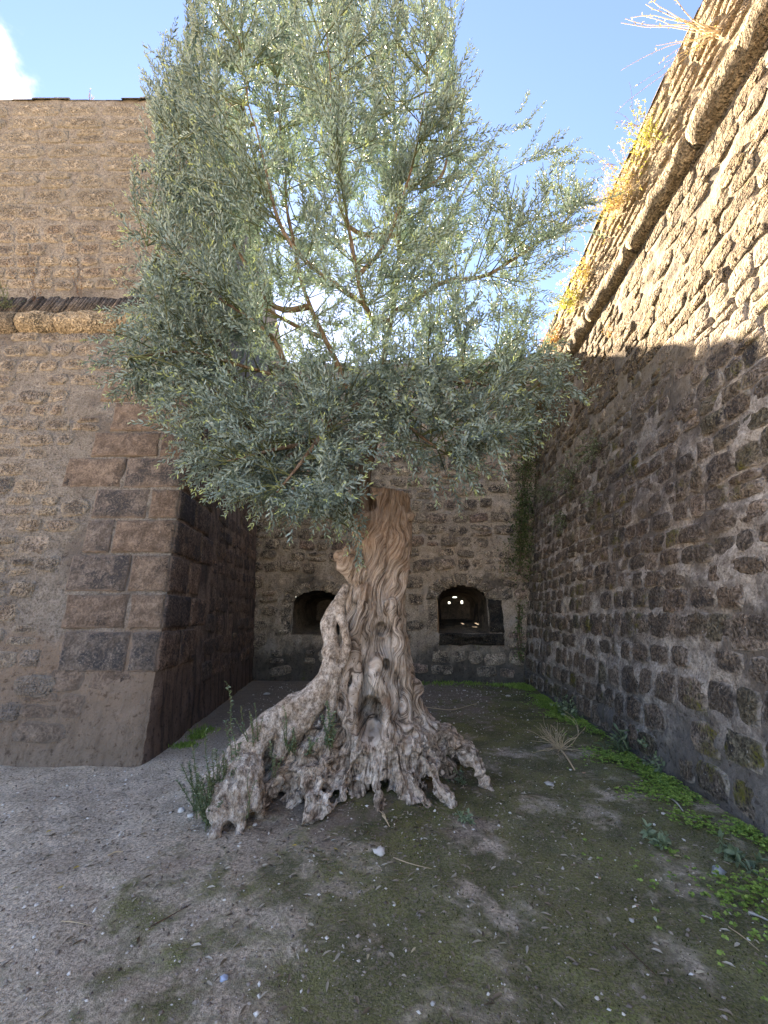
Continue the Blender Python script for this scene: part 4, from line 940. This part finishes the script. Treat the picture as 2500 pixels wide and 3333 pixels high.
# fill the outline evenly: aim branches from the nearest limb at points spread through the crown
AP = np.concatenate([limbs[k][0][int(len(limbs[k][0])*.2):] for k in dens]); made = 0; use = np.zeros(len(AP))
for j in range(6000):
    u = R2.uniform(320, 1960); v = R2.uniform(-150, 1700)
    if not inside(u, v): continue
    wgt = .85 if (u < 1150 and v > 750) else (.75 if v > 1150 else (.85 if u < 1500 else .42))
    if R2.random() > wgt: continue
    q = P(u, v, R2.uniform(3.2, 5.1) if v > 500 else R2.uniform(2.7, 4.8))
    if blocked(q): continue
    dv = AP-q; dist = np.linalg.norm(dv, axis=1)+np.clip(AP[:, 2]-q[2]+.1, 0, 9)*.9; dist = dist+.14*use; kk = int(np.argmin(dist)); b = AP[kk]; L = np.linalg.norm(q-b)
    if L < .25 or L > 2.2: continue
    hang = R2.uniform(-1.2, -.1) if q[2] < 4.3 else R2.uniform(-.4, .7)
    branch(b, unit(q-b+np.array([0, 0, .15 if hang < 0 else 0])), L*1.03, hang, .006+.003*L, int(R2.integers(3, 6)+L*2), (.25, .62)); made += 1; use[max(0, kk-1):kk+2] += 1
    if made > 900: break
cen = np.array([1100., 800.])
for j in range(170):                      # stray sprays that break the outline
    k = int(R2.integers(0, len(poly))); f = R2.random(); bp_ = poly[k]*(1-f)+poly[(k+1) % len(poly)]*f
    if bp_[1] < -120: continue
    o_ = cen-bp_; ib = bp_+o_/np.linalg.norm(o_)*R2.uniform(70, 150); y_ = R2.uniform(3.3, 4.3) if bp_[1] > 400 else R2.uniform(2.9, 4.0)
    a_ = P(ib[0], ib[1], y_); c_ = P(*(bp_-o_/np.linalg.norm(o_)*R2.uniform(0, 45)), y_)
    if blocked(a_) or blocked(c_): continue
    d_ = unit(c_-a_+np.array([0, 0, .12 if bp_[1] < 1100 else -.02])); L_ = min(np.linalg.norm(c_-a_)*1.1, .9); pj = poly; poly = np.array([(-900, -900), (3400, -900), (3400, 4000), (-900, 4000)], float)
    shoot(a_, d_, L_, R2.uniform(-.3, .4), .3+.4*R2.random()); poly = pj
lf = Acc(); leaves(lf, np.concatenate(LP), np.concatenate(LD), np.concatenate(LN), np.concatenate(LL), np.concatenate(LW), np.concatenate(LT))
import sys; sys.stderr.write('leaves %d made %d twig verts %d\n' % (lf.n//6, made, tw.n))
put(obj('crown', lf.mesh('crown', M['olive'], False), kind='stuff'), tree)
tm = tw.mesh('twigs', M['greenstem']); put(obj('twigs', tm, kind='stuff'), tree)
# ------------------------------------------------------------------ plants on the walls and on the ground
R3 = np.random.default_rng(77)
def rleaf(lv, p, d, n, L, wr, tone):
    leaves(lv, np.array(p), np.array(d), np.array(n), np.array(L), np.array(L)*wr, np.array(tone))
def weed(name, base, label, cat, n, h, spread, leaf, L, wr=.4, stem='greenstem', per=14, hang=-.2, dirn=(0, 0, 1), group=None, r=.0022, tones=(.1, 1.0), tipheads=None, bare=.15):
    """a tuft: thin curved stems, each with its leaves"""
    base = np.array(base, float); e = empty(name, base, label, cat, group); st = Acc(); lv = Acc(); hd = Acc(); dirn = np.array(dirn, float)
    P_, D_, N_, L_, T_ = [], [], [], [], []
    for i in range(n):
        d = unit(dirn+R3.normal(0, 1, 3)*spread); hh = h*R3.uniform(.45, 1.0); m = 8; p = base+R3.normal(0, .02, 3)*spread*3; pts = [p]
        for k in range(m):
            d = unit(d+np.array([0, 0, hang])*.12+R3.normal(0, .08, 3)); p = p+d*hh/m; pts.append(p)
        pts = np.array(pts); tube(st, pts, np.linspace(r, r*.5, m+1), 4, cap=False)
        for k in range(per):
            f = R3.uniform(bare, 1)*(m-.01); i0 = int(f); q = pts[i0]+(pts[i0+1]-pts[i0])*(f-i0); dd = unit(pts[i0+1]-pts[i0])
            P_.append(q); D_.append(unit(dd*.5+R3.normal(0, .8, 3))); N_.append(np.array([0, -.3, 1])+R3.normal(0, .5, 3)); L_.append(L*R3.uniform(.6, 1.2)); T_.append(R3.uniform(*tones))
        if tipheads:
            c = pts[-1]; tube(hd, [c-[0, 0, tipheads*.8], c, c+[0, 0, tipheads*.8]], [tipheads*.4, tipheads, tipheads*.5], 6)
    put(obj('stems', st.mesh('stems', M[stem]), kind='stuff'), e)
    if P_:
        rleaf(lv, P_, D_, N_, L_, wr, T_); put(obj('leaves', lv.mesh('leaves', M[leaf], False), kind='stuff'), e)
    if tipheads: put(obj('seed_heads', hd.mesh('seed_heads', M['darkstem']), kind='stuff'), e)
    return e
def onw(wall, u, v, d=.06):
    a, z = wall.hit(u, v); return wall.pt(a, z, d)
rn = -RX
up_out = np.array([rn[0]*.8, rn[1]*.8, .6])
weed('dry_weed', onw(right_up, 1818, 1120, .03), 'rust brown dry weed on the cordon at the corner with the curtain wall', 'weed', 48, .75, .7, 'rust', .05, .35, 'straw', 22, -.3, up_out)
weed('green_weed', onw(right_up, 1885, 985, .03), 'yellow green leafy weed on the sunlit cordon', 'weed', 44, .75, .7, 'lime', .05, .4, 'straw', 22, -.3, up_out)
weed('dry_weed', onw(right_up, 1925, 890, .03), 'golden dry weed on the cordon just above the yellow green weed', 'weed', 40, .7, .7, 'dry', .05, .35, 'straw', 18, -.3, up_out)
weed('dry_weed', onw(right_up, 2025, 680, .03), 'broad straw coloured tangle of dry weed halfway along the sunlit cordon', 'weed', 60, .85, .75, 'dry', .05, .3, 'straw', 16, -.2, up_out)
weed('dry_weed', onw(right_up, 2065, 600, .03), 'golden dry grass sprouting beside the straw coloured tangle', 'weed', 40, .75, .75, 'dry', .045, .3, 'straw', 14, -.2, up_out)
weed('dry_weed', onw(right_up, 2135, 470, .03), 'golden and lime dry weed growing at the brick strip of the parapet', 'weed', 40, .7, .7, 'lime', .045, .35, 'straw', 16, -.2, up_out)
weed('dry_weed', onw(right_up, 2350, 110, .03), 'tall bare pale dry stalks leaning out high on the parapet', 'weed', 14, 1.2, .4, 'dry', .04, .3, 'straw', 6, -.1, np.array([rn[0], rn[1]+.35, .75]), r=.006)
weed('dry_weed', onw(right, 2010, 1085, .05), 'small rust coloured sprig on the wall face below the cordon', 'weed', 8, .35, .7, 'rust', .03, .35, 'rust' if False else 'darkstem', 12, -.4, up_out)
for u, v, lb in ((2065, 400, 'thin dark dry sprig standing on top of the rampart parapet'), (1985, 530, 'curved dark dry sprig hanging from the rampart parapet above the straw tangle')):
    weed('dry_sprig', onw(right_up, u+20, v+10, .02), lb, 'weed', 5, .55, .35, 'rust', .025, .35, 'darkstem', 5, -.5, np.array([rn[0]*1.2, rn[1]-.1, .5]), r=.003)
# creeper in the corner and shrubs on the rampart face
def creeper(name, pts, label, leaf, n, spread, L, norm, tones=(0, 1)):
    pts = np.array(pts); e = empty(name, pts[-1], label, 'creeper'); st = Acc(); lv = Acc()
    for k in range(4):
        q = pts+R3.normal(0, .04, pts.shape); tube(st, q, np.full(len(q), .006), 4, segs=20, cap=False)
    t_ = R3.uniform(0, len(pts)-1.001, n); i0 = t_.astype(int); f = (t_-i0)[:, None]; p_ = pts[i0]*(1-f)+pts[i0+1]*f
    clump = noise(p_*3.1, 5)[:, None]; p_ = p_+R3.normal(0, 1, (n, 3))*spread*(1+clump)+np.array(norm)*np.abs(R3.normal(0, .05, (n, 1)))
    rleaf(lv, p_, R3.normal(0, 1, (n, 3))+np.array([0, 0, -.6]), np.array(norm)+R3.normal(0, .5, (n, 3)), L*R3.uniform(.5, 1.2, n), .75, R3.uniform(*tones, n))
    put(obj('stems', st.mesh('stems', M['darkstem']), kind='stuff'), e); put(obj('leaves', lv.mesh('leaves', M[leaf], False), kind='stuff'), e)
creeper('ivy', [onw(back, u, v, .06) for u, v in ((1700, 1290), (1712, 1400), (1705, 1520), (1700, 1640), (1692, 1760), (1690, 1870))], 'dark green creeper climbing the corner between curtain wall and rampart', 'ivy', 6500, .17, .05, (.2, -1, .2))
creeper('ivy', [onw(back, u, v, .06) for u, v in ((1690, 1960), (1685, 2060), (1690, 2150))], 'sparse low creeper in the corner beside the dark sill', 'ivy', 260, .08, .05, (.2, -1, .2), (.3, 1))
creeper('ivy', [onw(back, u, v, .08) for u, v in ((1420, 1190), (1520, 1200), (1620, 1210), (1700, 1230))], 'loose creeper hanging from the top of the curtain wall', 'ivy', 2200, .16, .05, (0, -1, .2))
for u, v, n_, h_, lb in ((1965, 1470, 36, .6, 'grey green hanging shrub on the rampart, highest on the shaded face'), (1880, 1560, 44, .65, 'bushy green shrub rooted in the rampart joints'), (1800, 1600, 34, .55, 'small leafy shrub on the rampart beside the corner creeper'), (1850, 1690, 24, .45, 'lowest small shrub on the rampart below the bushy one'), (1945, 1620, 10, .3, 'little weed tuft on a mossy rampart stone')):
    weed('wall_shrub', onw(right, u, v, .04), lb, 'shrub', n_, h_, .6, 'weed', .035, .4, 'darkstem', 20, -.8, (rn[0], rn[1], .3), tones=(.2, .95))
# bastion: green tuft, dry stalks and the weed on its top
weed('green_weed', onw(front_up, 40, 1015, .14), 'feathery green weed growing on the bastion cordon', 'weed', 34, .42, .7, 'weed', .03, .22, 'greenstem', 18, -.4, (0, -.5, .6))
for u, v, n_, h_, lb in ((130, 1000, 7, 1.0, 'tall dry stalks with dark seed heads beside the green weed on the bastion cordon'), (275, 985, 6, .9, 'reddish dry stalks rooted in the slate band of the bastion')):
    weed('dry_stalks', onw(front_up, u, v, .12), lb, 'weed', n_, h_, .28, 'rust', .03, .4, 'darkstem', 5, 0, (-.1, -.3, 1), r=.003, tipheads=.014)
weed('dry_sprig', front_up.pt(front_up.hit(290, 312)[0], ZT_L+.02, -.05), 'thin leafless sprig standing against the sky on top of the bastion', 'weed', 4, .5, .3, 'rust', .03, .5, 'darkstem', 6, 0, (.1, -.1, 1), r=.004)
# shoots among the roots
def sprout(name, u0, v0, u1, v1, y, label, nl, L, tones=(.4, 1), side=2, wr=.5):
    a = P(u0, v0, y); b = P(u1, v1, y-.02); e = empty(name, a, label, 'shoot'); st = Acc(); lv = Acc(); hgt = np.linalg.norm(b-a)
    for s_ in range(side+1):
        f1 = 1 if s_ == 0 else R3.uniform(.35, .75); p = np.linspace(a+R3.normal(0, .012, 3)*(s_ > 0), a+(b-a)*f1+R3.normal(0, .05, 3)*(s_ > 0), 9)
        p = p+.02*np.stack([noise(p*6+s_, 1), noise(p*6+s_, 2), 0*p[:, 0]], 1); tube(st, p, np.linspace(.0045, .002, 9), 5, cap=False)
        m = int(nl*f1); t_ = np.linspace(.12, 1, m)**.9*(8-.01); i0 = t_.astype(int); q = p[i0]+(p[np.minimum(i0+1, 8)]-p[i0])*(t_-i0)[:, None]
        d = R3.normal(0, 1, (m, 3)); d[:, 2] = np.abs(d[:, 2])*.5+.2
        rleaf(lv, q, d, R3.normal(0, .5, (m, 3))+np.array([0, -.4, 1]), L*R3.uniform(.6, 1.2, m), wr, R3.uniform(*tones, m))
    put(obj('stem', st.mesh('stem', M['greenstem'])), e); put(obj('leaves', lv.mesh('leaves', M['weed'], False), kind='stuff'), e)
sprout('root_shoot', 775, 2600, 742, 2222, 3.70, 'tallest slender leafy shoot rising in front of the spreading left root', 60, .032)
sprout('root_shoot', 805, 2440, 785, 2300, 3.78, 'short shoot with bud tips beside the tallest shoot', 34, .022)
sprout('root_shoot', 840, 2425, 832, 2288, 3.80, 'thin shoot standing on the arch of the left root', 26, .020)
sprout('root_shoot', 825, 2430, 815, 2318, 3.78, 'thin budding shoot next to the arch of the left root', 22, .020)
sprout('root_shoot', 935, 2440, 920, 2300, 3.85, 'wispy shoot leaning on the middle of the left root', 22, .020)
sprout('root_shoot', 890, 2530, 885, 2420, 3.75, 'small weed in the gap under the left root arch', 34, .026)
sprout('root_shoot', 955, 2450, 950, 2370, 3.88, 'small bushy weed between the left root and the claws', 50, .024, side=5)
sprout('root_shoot', 1075, 2440, 1062, 2285, 3.95, 'leafy green sprig in the cleft beside the trunk hollow', 80, .030, (.45, 1), 5)
sprout('root_shoot', 1010, 2450, 1000, 2400, 3.9, 'yellow green tuft on top of the root claws', 36, .022, (.7, 1), 4)
sprout('root_shoot', 800, 2660, 815, 2500, 3.45, 'fine bare stem in front of the left root foot', 8, .018, side=1)
for i, (u0, v0, u1, v1, y, lb) in enumerate(((660, 2660, 625, 2430, 3.62, 'tall weed at the outer end of the left root'), (690, 2680, 662, 2375, 3.55, 'tallest weed of the clump at the left root foot'), (640, 2640, 612, 2480, 3.75, 'outermost bushy weed of the clump at the left root foot'), (710, 2640, 700, 2440, 3.6, 'weed leaning on the left root foot'), (680, 2690, 650, 2560, 3.48, 'short dense weed in front of the left root foot'), (735, 2600, 722, 2470, 3.62, 'thin weed between the left root foot and the tallest shoot'))):
    sprout('root_weed', u0, v0, u1, v1, y, lb, 90, .024, (.15, .95), 7, .35)
# ground plants along the rampart
def gp(u, v): q = G(u, v); q[2] = float(gz(np.array(q[0]), np.array(q[1]))); return q
def herb(name, u, v, label, n, h, L, tones, wr=.6, spread=.45):
    weed(name, gp(u, v), label, 'plant', n, h, spread, 'weed', L, wr, 'greenstem', 9, -.2, (-.2, -.1, 1), tones=tones)
herb('nettle', 1848, 2335, 'leafy nettle growing from the clover nearest the corner', 14, .34, .055, (.5, 1))
herb('nettle', 1870, 2350, 'smaller nettle beside the one nearest the corner', 6, .26, .07, (.4, 1))
herb('nettle', 2130, 2475, 'broad nettle clump at the foot of the rampart', 20, .36, .06, (.5, 1))
herb('nettle', 2030, 2445, 'long leaved dock plant left of the broad nettle clump', 8, .26, .12, (.2, .8), .22)
herb('nettle', 2180, 2520, 'low nettle between the broad clump and the thick clover', 6, .16, .05, (.5, 1))
herb('herb', 2135, 2745, 'lone blue green rosette on the moss away from the wall', 9, .12, .055, (.6, 1), .4)
herb('herb', 2400, 2800, 'long leaved rosette at the edge of the clover', 10, .12, .065, (.5, 1), .4)
herb('herb', 1525, 2680, 'pale green rosette on bare earth in front of the right claws', 8, .07, .04, (.7, 1), .4)
herb('herb', 1500, 2560, 'small weed tucked under the right root claw', 10, .10, .03, (.5, 1), .4)
# clover strip: nobody could count it
n_ = 22000; yy = 1.6+R3.random(n_)**1.35*8.1; wd = np.interp(yy, [1.6, 3.2, 4.6, 7.0, 9.7], [.75, .72, .5, .40, .26])
off = np.abs(R3.normal(0, .5, n_))*wd; xx = 2.44+.077*yy-off; q = np.stack([xx, yy, xx*0], 1)
keep = (fbm(q*2.2, 3, 91)+.55-off/wd*.55 > R3.uniform(-.1, .85, n_)); xx, yy, q = xx[keep], yy[keep], q[keep]; n_ = len(xx)
zz = gz(xx, yy)+R3.uniform(.008, .05, n_)*(1+.6*noise(q*4, 3)); lv = Acc()
P0 = np.stack([xx, yy, zz], 1)
for k in range(3):
    an = R3.uniform(0, 6.28, n_) if k == 0 else an+2.094
    rleaf(lv, P0, np.stack([np.cos(an), np.sin(an), R3.uniform(-.1, .35, n_)], 1), np.stack([R3.normal(0, .25, n_), R3.normal(0, .25, n_)-.1, np.ones(n_)], 1), R3.uniform(.011, .022, n_), 1.05, np.clip(R3.normal(.55, .25, n_), 0, 1))
obj('clover', lv.mesh('clover', M['clover'], False), None, 'bright green clover strip along the foot of the rampart', 'clover', kind='stuff')
# short grass at the foot of the curtain wall and bastion flank
def grass(name, centres, label, n, hh, tones, mat='clover'):
    c = np.array([centres[i] for i in R3.integers(0, len(centres), n)]); x = c[:, 0]+R3.normal(0, 1, n)*c[:, 2]; y = c[:, 1]+R3.normal(0, 1, n)*c[:, 3]
    z = gz(x, y)-.004; lv = Acc(); d = R3.normal(0, .5, (n, 3)); d[:, 2] = 1
    rleaf(lv, np.stack([x, y, z], 1), d, R3.normal(0, 1, (n, 3))+np.array([0, -1, .3]), hh*R3.uniform(.5, 1.3, n), .2, R3.uniform(*tones, n))
    obj(name, lv.mesh(name, M[mat], False), None, label, 'grass', kind='stuff')
grass('grass', [(x, 10.22-.075*(x+3.3), .16, .14) for x in np.arange(.8, 3.2, .6)]+[(2.95, 9.5, .12, .2)]*4, 'thin bright grass along the foot of the curtain wall', 1700, .06, (.2, .9))
grass('grass', [tuple(gp(600, 2425)[:2])+(.07, .05), tuple(gp(640, 2400)[:2])+(.05, .05), tuple(gp(660, 2385)[:2])+(.08, .08)], 'small grass patches beside the bastion flank', 700, .05, (.2, .8))
# moss: fine upright fibres on the mossy ground
n_ = 26000; x = R3.uniform(-1.4, 3.0, n_); y = 1.3+R3.random(n_)**1.5*8; q = np.stack([x, y, x*0], 1)
mk_ = (x-(-.70+(y-2.0)*.42))*.30+.55*fbm(q*1.0, 4, 33)+.3*fbm(q*5, 2, 34); keep = (mk_ > .12) & (x < 2.4+.077*y); x, y = x[keep], y[keep]; n_ = len(x)
d = R3.normal(0, .6, (n_, 3)); d[:, 2] = 1; lv = Acc()
rleaf(lv, np.stack([x, y, gz(x, y)-.003], 1), d, R3.normal(0, 1, (n_, 3)), R3.uniform(.006, .016, n_), .5, np.clip(R3.normal(.35, .2, n_), 0, 1))
M['mossleaf'] = leaf_mat('moss fibre', [(0, (.05, .052, .022)), (.5, (.105, .105, .04)), (1, (.17, .19, .06))], .2, .9, .1)
obj('moss', lv.mesh('moss', M['mossleaf'], False), None, 'low olive green moss spreading over the earth beside the rampart', 'moss', kind='stuff')

# ------------------------------------------------------------------ litter on the ground
t = NT('gravel'); c = t.ramp(t.attr('tone'), [(0, (.09, .075, .062)), (.45, (.26, .215, .18)), (.8, (.42, .36, .31)), (.93, (.62, .57, .51)), (1, (.80, .77, .72))]); M['gravel'] = t.bsdf(c, .9, None, .15)
n_ = 32000; x = R3.uniform(-4.6, 3.2, n_); y = 1.2+R3.random(n_)**1.7*8.8; sz = (.0026+.0095*R3.random(n_)**4.5)*(.8+.08*y)
left_bias = np.clip(.75-.22*(x-(-.3+(y-2)*.4)), .3, 1); keep = (R3.random(n_) < left_bias) & (x < 2.3+.077*y) & ~((x < -2.5-.0*y) & (y > 4.7)) & (x > -2.45-.117*(y-4.77)*(y > 4.77)-9*(y < 4.77))
x, y, sz = x[keep], y[keep], sz[keep]; n_ = len(x)
o8 = np.array([(1, 0, 0), (0, 1, 0), (-1, 0, 0), (0, -1, 0), (0, 0, .6), (0, 0, -.6)], float)
V = o8[None]*sz[:, None, None]*R3.uniform(.6, 1.5, (n_, 1, 3))+R3.normal(0, .18, (n_, 6, 3))*sz[:, None, None]+np.stack([x, y, gz(x, y)+sz*.3], 1)[:, None, :]
k = np.arange(n_)[:, None, None]*6; T = (k+np.array([[0, 1, 4], [1, 2, 4], [2, 3, 4], [3, 0, 4], [1, 0, 5], [2, 1, 5], [3, 2, 5], [0, 3, 5]])[None]).reshape(-1, 3)
tone = np.repeat(np.clip(R3.normal(.48, .2, n_)+.5*(R3.random(n_) < .28), 0, 1), 6)
obj('gravel', mkmesh('gravel', V.reshape(-1, 3), T, M['gravel'], False, {'tone': tone}), None, 'fine grey gravel with white chips scattered over the earth', 'gravel', kind='stuff')
n_ = 2300; th = R3.uniform(0, 6.28, n_); rr = np.abs(R3.normal(0, 1.7, n_))+.5; x = -.3+rr*np.cos(th); y = 3.9+rr*np.sin(th)*.9
keep = (y > 1.2) & (x < 2.2+.077*y) & ((y < 4.6) | (x > -2.4-.117*(y-4.77))) & (np.hypot(x, y-4.5) > .75); x, y = x[keep], y[keep]; n_ = len(x); an = R3.uniform(0, 6.28, n_); lv = Acc()
leaves(lv, np.stack([x, y, gz(x, y)+.006], 1), np.stack([np.cos(an), np.sin(an), R3.normal(0, .12, n_)], 1), np.stack([R3.normal(0, .3, n_), R3.normal(0, .3, n_), np.ones(n_)], 1), R3.uniform(.022, .06, n_), R3.uniform(.008, .016, n_), np.clip(R3.beta(2, 1.6, n_), 0, 1))
obj('leaf_litter', lv.mesh('leaf_litter', M['deadleaf'], False), None, 'scatter of small dry fallen olive leaves round the trunk', 'leaves', kind='stuff')
# fallen twigs
def twig(pts, label, r=.004, mat='straw', name='fallen_twig', side=0):
    p = np.array([gp(u, v)+np.array([0, 0, r*1.2+.004*(i % 2)]) for i, (u, v) in enumerate(pts)]); e = Acc(); tube(e, p, np.linspace(r, r*.5, len(p)), 6, segs=14, lump=.1)
    for k in range(side):
        b = p[1+k % (len(p)-2)]; q = b+np.array([R3.uniform(-.25, .25), R3.uniform(.05, .2), .015]); tube(e, [b, (b+q)/2+[0, 0, .012], q], [r*.6, r*.5, r*.3], 5)
    c = p.mean(0); o = obj(name, e.mesh(name, M[mat]), None, label, 'twig'); return o
twig([(1368, 2298), (1420, 2305), (1470, 2308), (1515, 2302), (1560, 2288)], 'long pale fallen branch lying on moss right of the trunk', .006, side=4)
twig([(2180, 2600), (2205, 2625), (2225, 2648)], 'thick grey stick beside the clover', .008, 'limestone')
twig([(2025, 3070), (2080, 3130), (2140, 3185)], 'thin dark straight twig on the moss', .003, 'darkstem')
twig([(2370, 3010), (2420, 3050), (2470, 3090)], 'thin straw lying near the rampart', .003)
twig([(490, 3020), (560, 2985), (620, 2950)], 'fine brown twig on the gravel', .003, 'darkstem')
twig([(200, 3005), (230, 3012), (300, 3015)], 'short pale bent straw on the gravel', .003)
twig([(1245, 2675), (1258, 2692), (1268, 2708)], 'forked pale twig at the foot of the claws', .006, side=2)
twig([(1280, 2805), (1340, 2822), (1405, 2835)], 'thin long straw right of the crumpled paper', .003)
twig([(350, 2790), (375, 2780), (400, 2775)], 'short pale stick on the gravel before the bastion', .006)
twig([(2435, 2965), (2470, 2980), (2500, 2995)], 'stout grey stick at the dark edge of the moss', .008, 'limestone')
# dry tumble of twigs
tb = gp(1825, 2450); e = empty('dry_plant', tb, 'bleached dry uprooted plant lying on the moss', 'dry plant'); ac = Acc()
root_ = gp(1870, 2500)+np.array([0, 0, .01]); tube(ac, [root_, (root_+tb)/2+[0, 0, .03], tb+[0, 0, .04]], [.008, .010, .008], 6, segs=8)
put(obj('root', ac.mesh('root', M['straw'])), e); ac = Acc()
for i in range(60):
    d = unit(np.array([R3.normal(-.25, .7), R3.normal(.35, .5), abs(R3.normal(.35, .35))])); p = tb+np.array([0, 0, .03]); pts = [p]; bd = R3.normal(0, .8, 3); L = R3.uniform(.15, .45)
    for k in range(9):
        d = unit(d+bd*.45+R3.normal(0, .12, 3)); p = p+d*L/9; p[2] = max(p[2], .012); pts.append(p.copy())
    tube(ac, pts, np.linspace(.0034, .0016, 10), 4, cap=False)
for i in range(2):
    tube(ac, [tb+[0, 0, .04], tb+[.12, .05, .10+.02*i], tb+[.26, .10, .14], tb+[.30, .22, .30-.05*i], tb+[.18, .25, .40-.04*i]], [.004, .0035, .003, .0025, .002], 4, segs=16, cap=False)
put(obj('branches', ac.mesh('branches', M['straw']), kind='stuff'), e)
# small single things
def lump(name, u, v, r, label, cat, mat, flat=.6, seed=0, group=None, crumple=.35, smooth=False):
    q = gp(u, v); r = r*(1.0 if cat in ('wrapper', 'plastic') or name == 'crumpled_paper' else .62); n1, n2 = 7, 10; th = np.linspace(0, math.pi, n1)[1:-1]; ph = np.arange(n2)*2*math.pi/n2; V = [(0, 0, 1)]
    for a in th:
        for b in ph: V.append((math.sin(a)*math.cos(b), math.sin(a)*math.sin(b), math.cos(a)))
    V.append((0, 0, -1)); V = np.array(V); V = V*(1+crumple*fbm(V*1.9+seed*3.7, 3, seed)[:, None]+crumple*.5*R3.normal(0, .3, (len(V), 1))); V[:, 2] *= flat; V *= r
    V += q+np.array([0, 0, r*flat*.55]); m = n1-2; Q = [(1+i*n2+j, 1+(i+1)*n2+j, 1+(i+1)*n2+(j+1) % n2, 1+i*n2+(j+1) % n2) for i in range(m-1) for j in range(n2)]
    T = [(0, 1+j, 1+(j+1) % n2) for j in range(n2)]+[(len(V)-1, 1+(m-1)*n2+(j+1) % n2, 1+(m-1)*n2+j) for j in range(n2)]
    return obj(name, mkmesh(name, V, [np.array(Q), np.array(T)], M[mat], smooth), None, label, cat, group)
lump('crumpled_paper', 1235, 2792, .036, 'crumpled white paper on bare earth before the root claws', 'paper', 'paper', .5, 1, crumple=.6)
for i, (u, v, r, lb) in enumerate(((868, 2260, .09, 'largest white scrap lying behind the left root'), (960, 2266, .07, 'flat white scrap behind the left root, next to the trunk'), (825, 2262, .03, 'tiny white scrap by the curtain wall, nearest the bastion'), (1655, 2268, .07, 'pale scrap on the dark earth under the right gun port'), (1512, 2250, .05, 'white chip on the moss right of the trunk'))):
    lump('paper_scrap', u, v, r, lb, 'paper', 'paper', .35, 10+i, crumple=.5)
lump('plastic_wrapper', 2340, 2838, .035, 'crushed bluish grey wrapper on dark moss by the clover', 'wrapper', 'foil', .8, 3, crumple=.6)
lump('plastic_scrap', 727, 3200, .016, 'pale blue plastic scrap on the gravel', 'plastic', 'plastic', .5, 4, crumple=.5)
lump('plastic_litter', 2160, 2647, .028, 'flat white bottle cap on the moss near the clover', 'cap', 'paper', .35, 5, crumple=.15)
lump('terracotta_shard', 1900, 2508, .030, 'pinkish terracotta shard beside the dry uprooted plant', 'shard', 'terracotta', .3, 6, crumple=.4)
lump('flat_stone', 1785, 2545, .07, 'flat grey stone on the moss below the dry uprooted plant', 'stone', 'limestone', .3, 7)
stones_ = [(2055, 2993, .020, 'rounded beige pebble among the right hand moss'), (998, 3117, .013, 'pale pebble with a dark chip beside it'), (1046, 3120, .009, 'black chip beside the pale pebble'), (1410, 3275, .016, 'chalky lump in the mossy foreground'), (1945, 3262, .015, 'lone broken chip in the pale patch of moss'), (2150, 2720, .025, 'white chip touching the lone blue green rosette'), (312, 2960, .012, 'white angular chip on the gravel before the bastion'), (625, 3022, .012, 'white pointed chip at mid gravel'), (885, 3030, .010, 'white chip on the gravel between twig and paper'), (372, 2888, .016, 'oval white pebble on the gravel'), (120, 2948, .018, 'chalky white lump at the edge of the gravel'), (1360, 2835, .014, 'white splinter right of the crumpled paper'), (830, 2685, .028, 'white chip in the leaf litter by the left root foot'), (590, 2640, .045, 'pale flaky chip in front of the weeds at the left root'), (620, 2660, .04, 'broken pale flake beside the left root weeds')]
for i, (u, v, r, lb) in enumerate(stones_): lump('pebble', u, v, r, lb, 'stone', 'darkstem' if 'black' in lb else 'limestone' if i in (0, 1, 3) else 'paper', .55, 30+i, 'loose chips on the ground')
def butt(u, v, an, label):
    q = gp(u, v)+np.array([0, 0, .005]); d = np.array([math.cos(an), math.sin(an), 0])*.016; ac = Acc(); tube(ac, [q-d, q+d], [.004, .004], 8); e = empty('cigarette_butt', q, label, 'cigarette butt', 'cigarette butts on the moss')
    put(obj('paper_tube', ac.mesh('paper_tube', M['cigarette'])), e); ac = Acc(); tube(ac, [q+d*.1, q+d*1.02], [.0044, .0044], 8); put(obj('filter', ac.mesh('filter', M['terracotta'])), e)
butt(2067, 2941, .2, 'cigarette butt on the moss above the beige pebble'); butt(1945, 2846, -.5, 'cigarette butt on the pale patch among dry leaves')
def single_leaf(u, v, L, an, tone, label):
    q = gp(u, v)+np.array([0, 0, .008]); lv = Acc(); leaves(lv, q[None], np.array([[math.cos(an), math.sin(an), .08]]), np.array([[.1, -.2, 1.]]), np.array([L]), np.array([L*.32]), np.array([tone])); obj('fallen_leaf', lv.mesh('fallen_leaf', M['deadleaf'], False), None, label, 'leaf', 'large fallen leaves')
for u, v, L, an, tn, lb in ((2265, 3170, .045, .1, .96, 'cream fallen leaf near the rampart'), (235, 2832, .04, .8, 1.0, 'yellow fallen leaf on the gravel before the bastion'), (148, 2718, .04, 1.2, 1.0, 'yellow green fallen leaf nearest the bastion'), (950, 2760, .035, .1, 1.0, 'yellow fallen leaf in front of the longest claw'), (670, 2908, .05, .2, .95, 'pale curled fallen leaf on open gravel'), (620, 3092, .05, .1, .93, 'long pale curled leaf in the mossy gravel'), (2350, 3130, .05, -.7, .94, 'long buff leaf on the dark moss'), (2280, 2975, .04, -.6, .93, 'buff leaf above the cream one'), (1870, 2890, .035, -1.0, .93, 'buff leaf beside the cigarette butts'), (2190, 2780, .05, -.4, .97, 'yellowish leaf below the blue green rosette')):
    single_leaf(u, v, L, an, tn, lb)
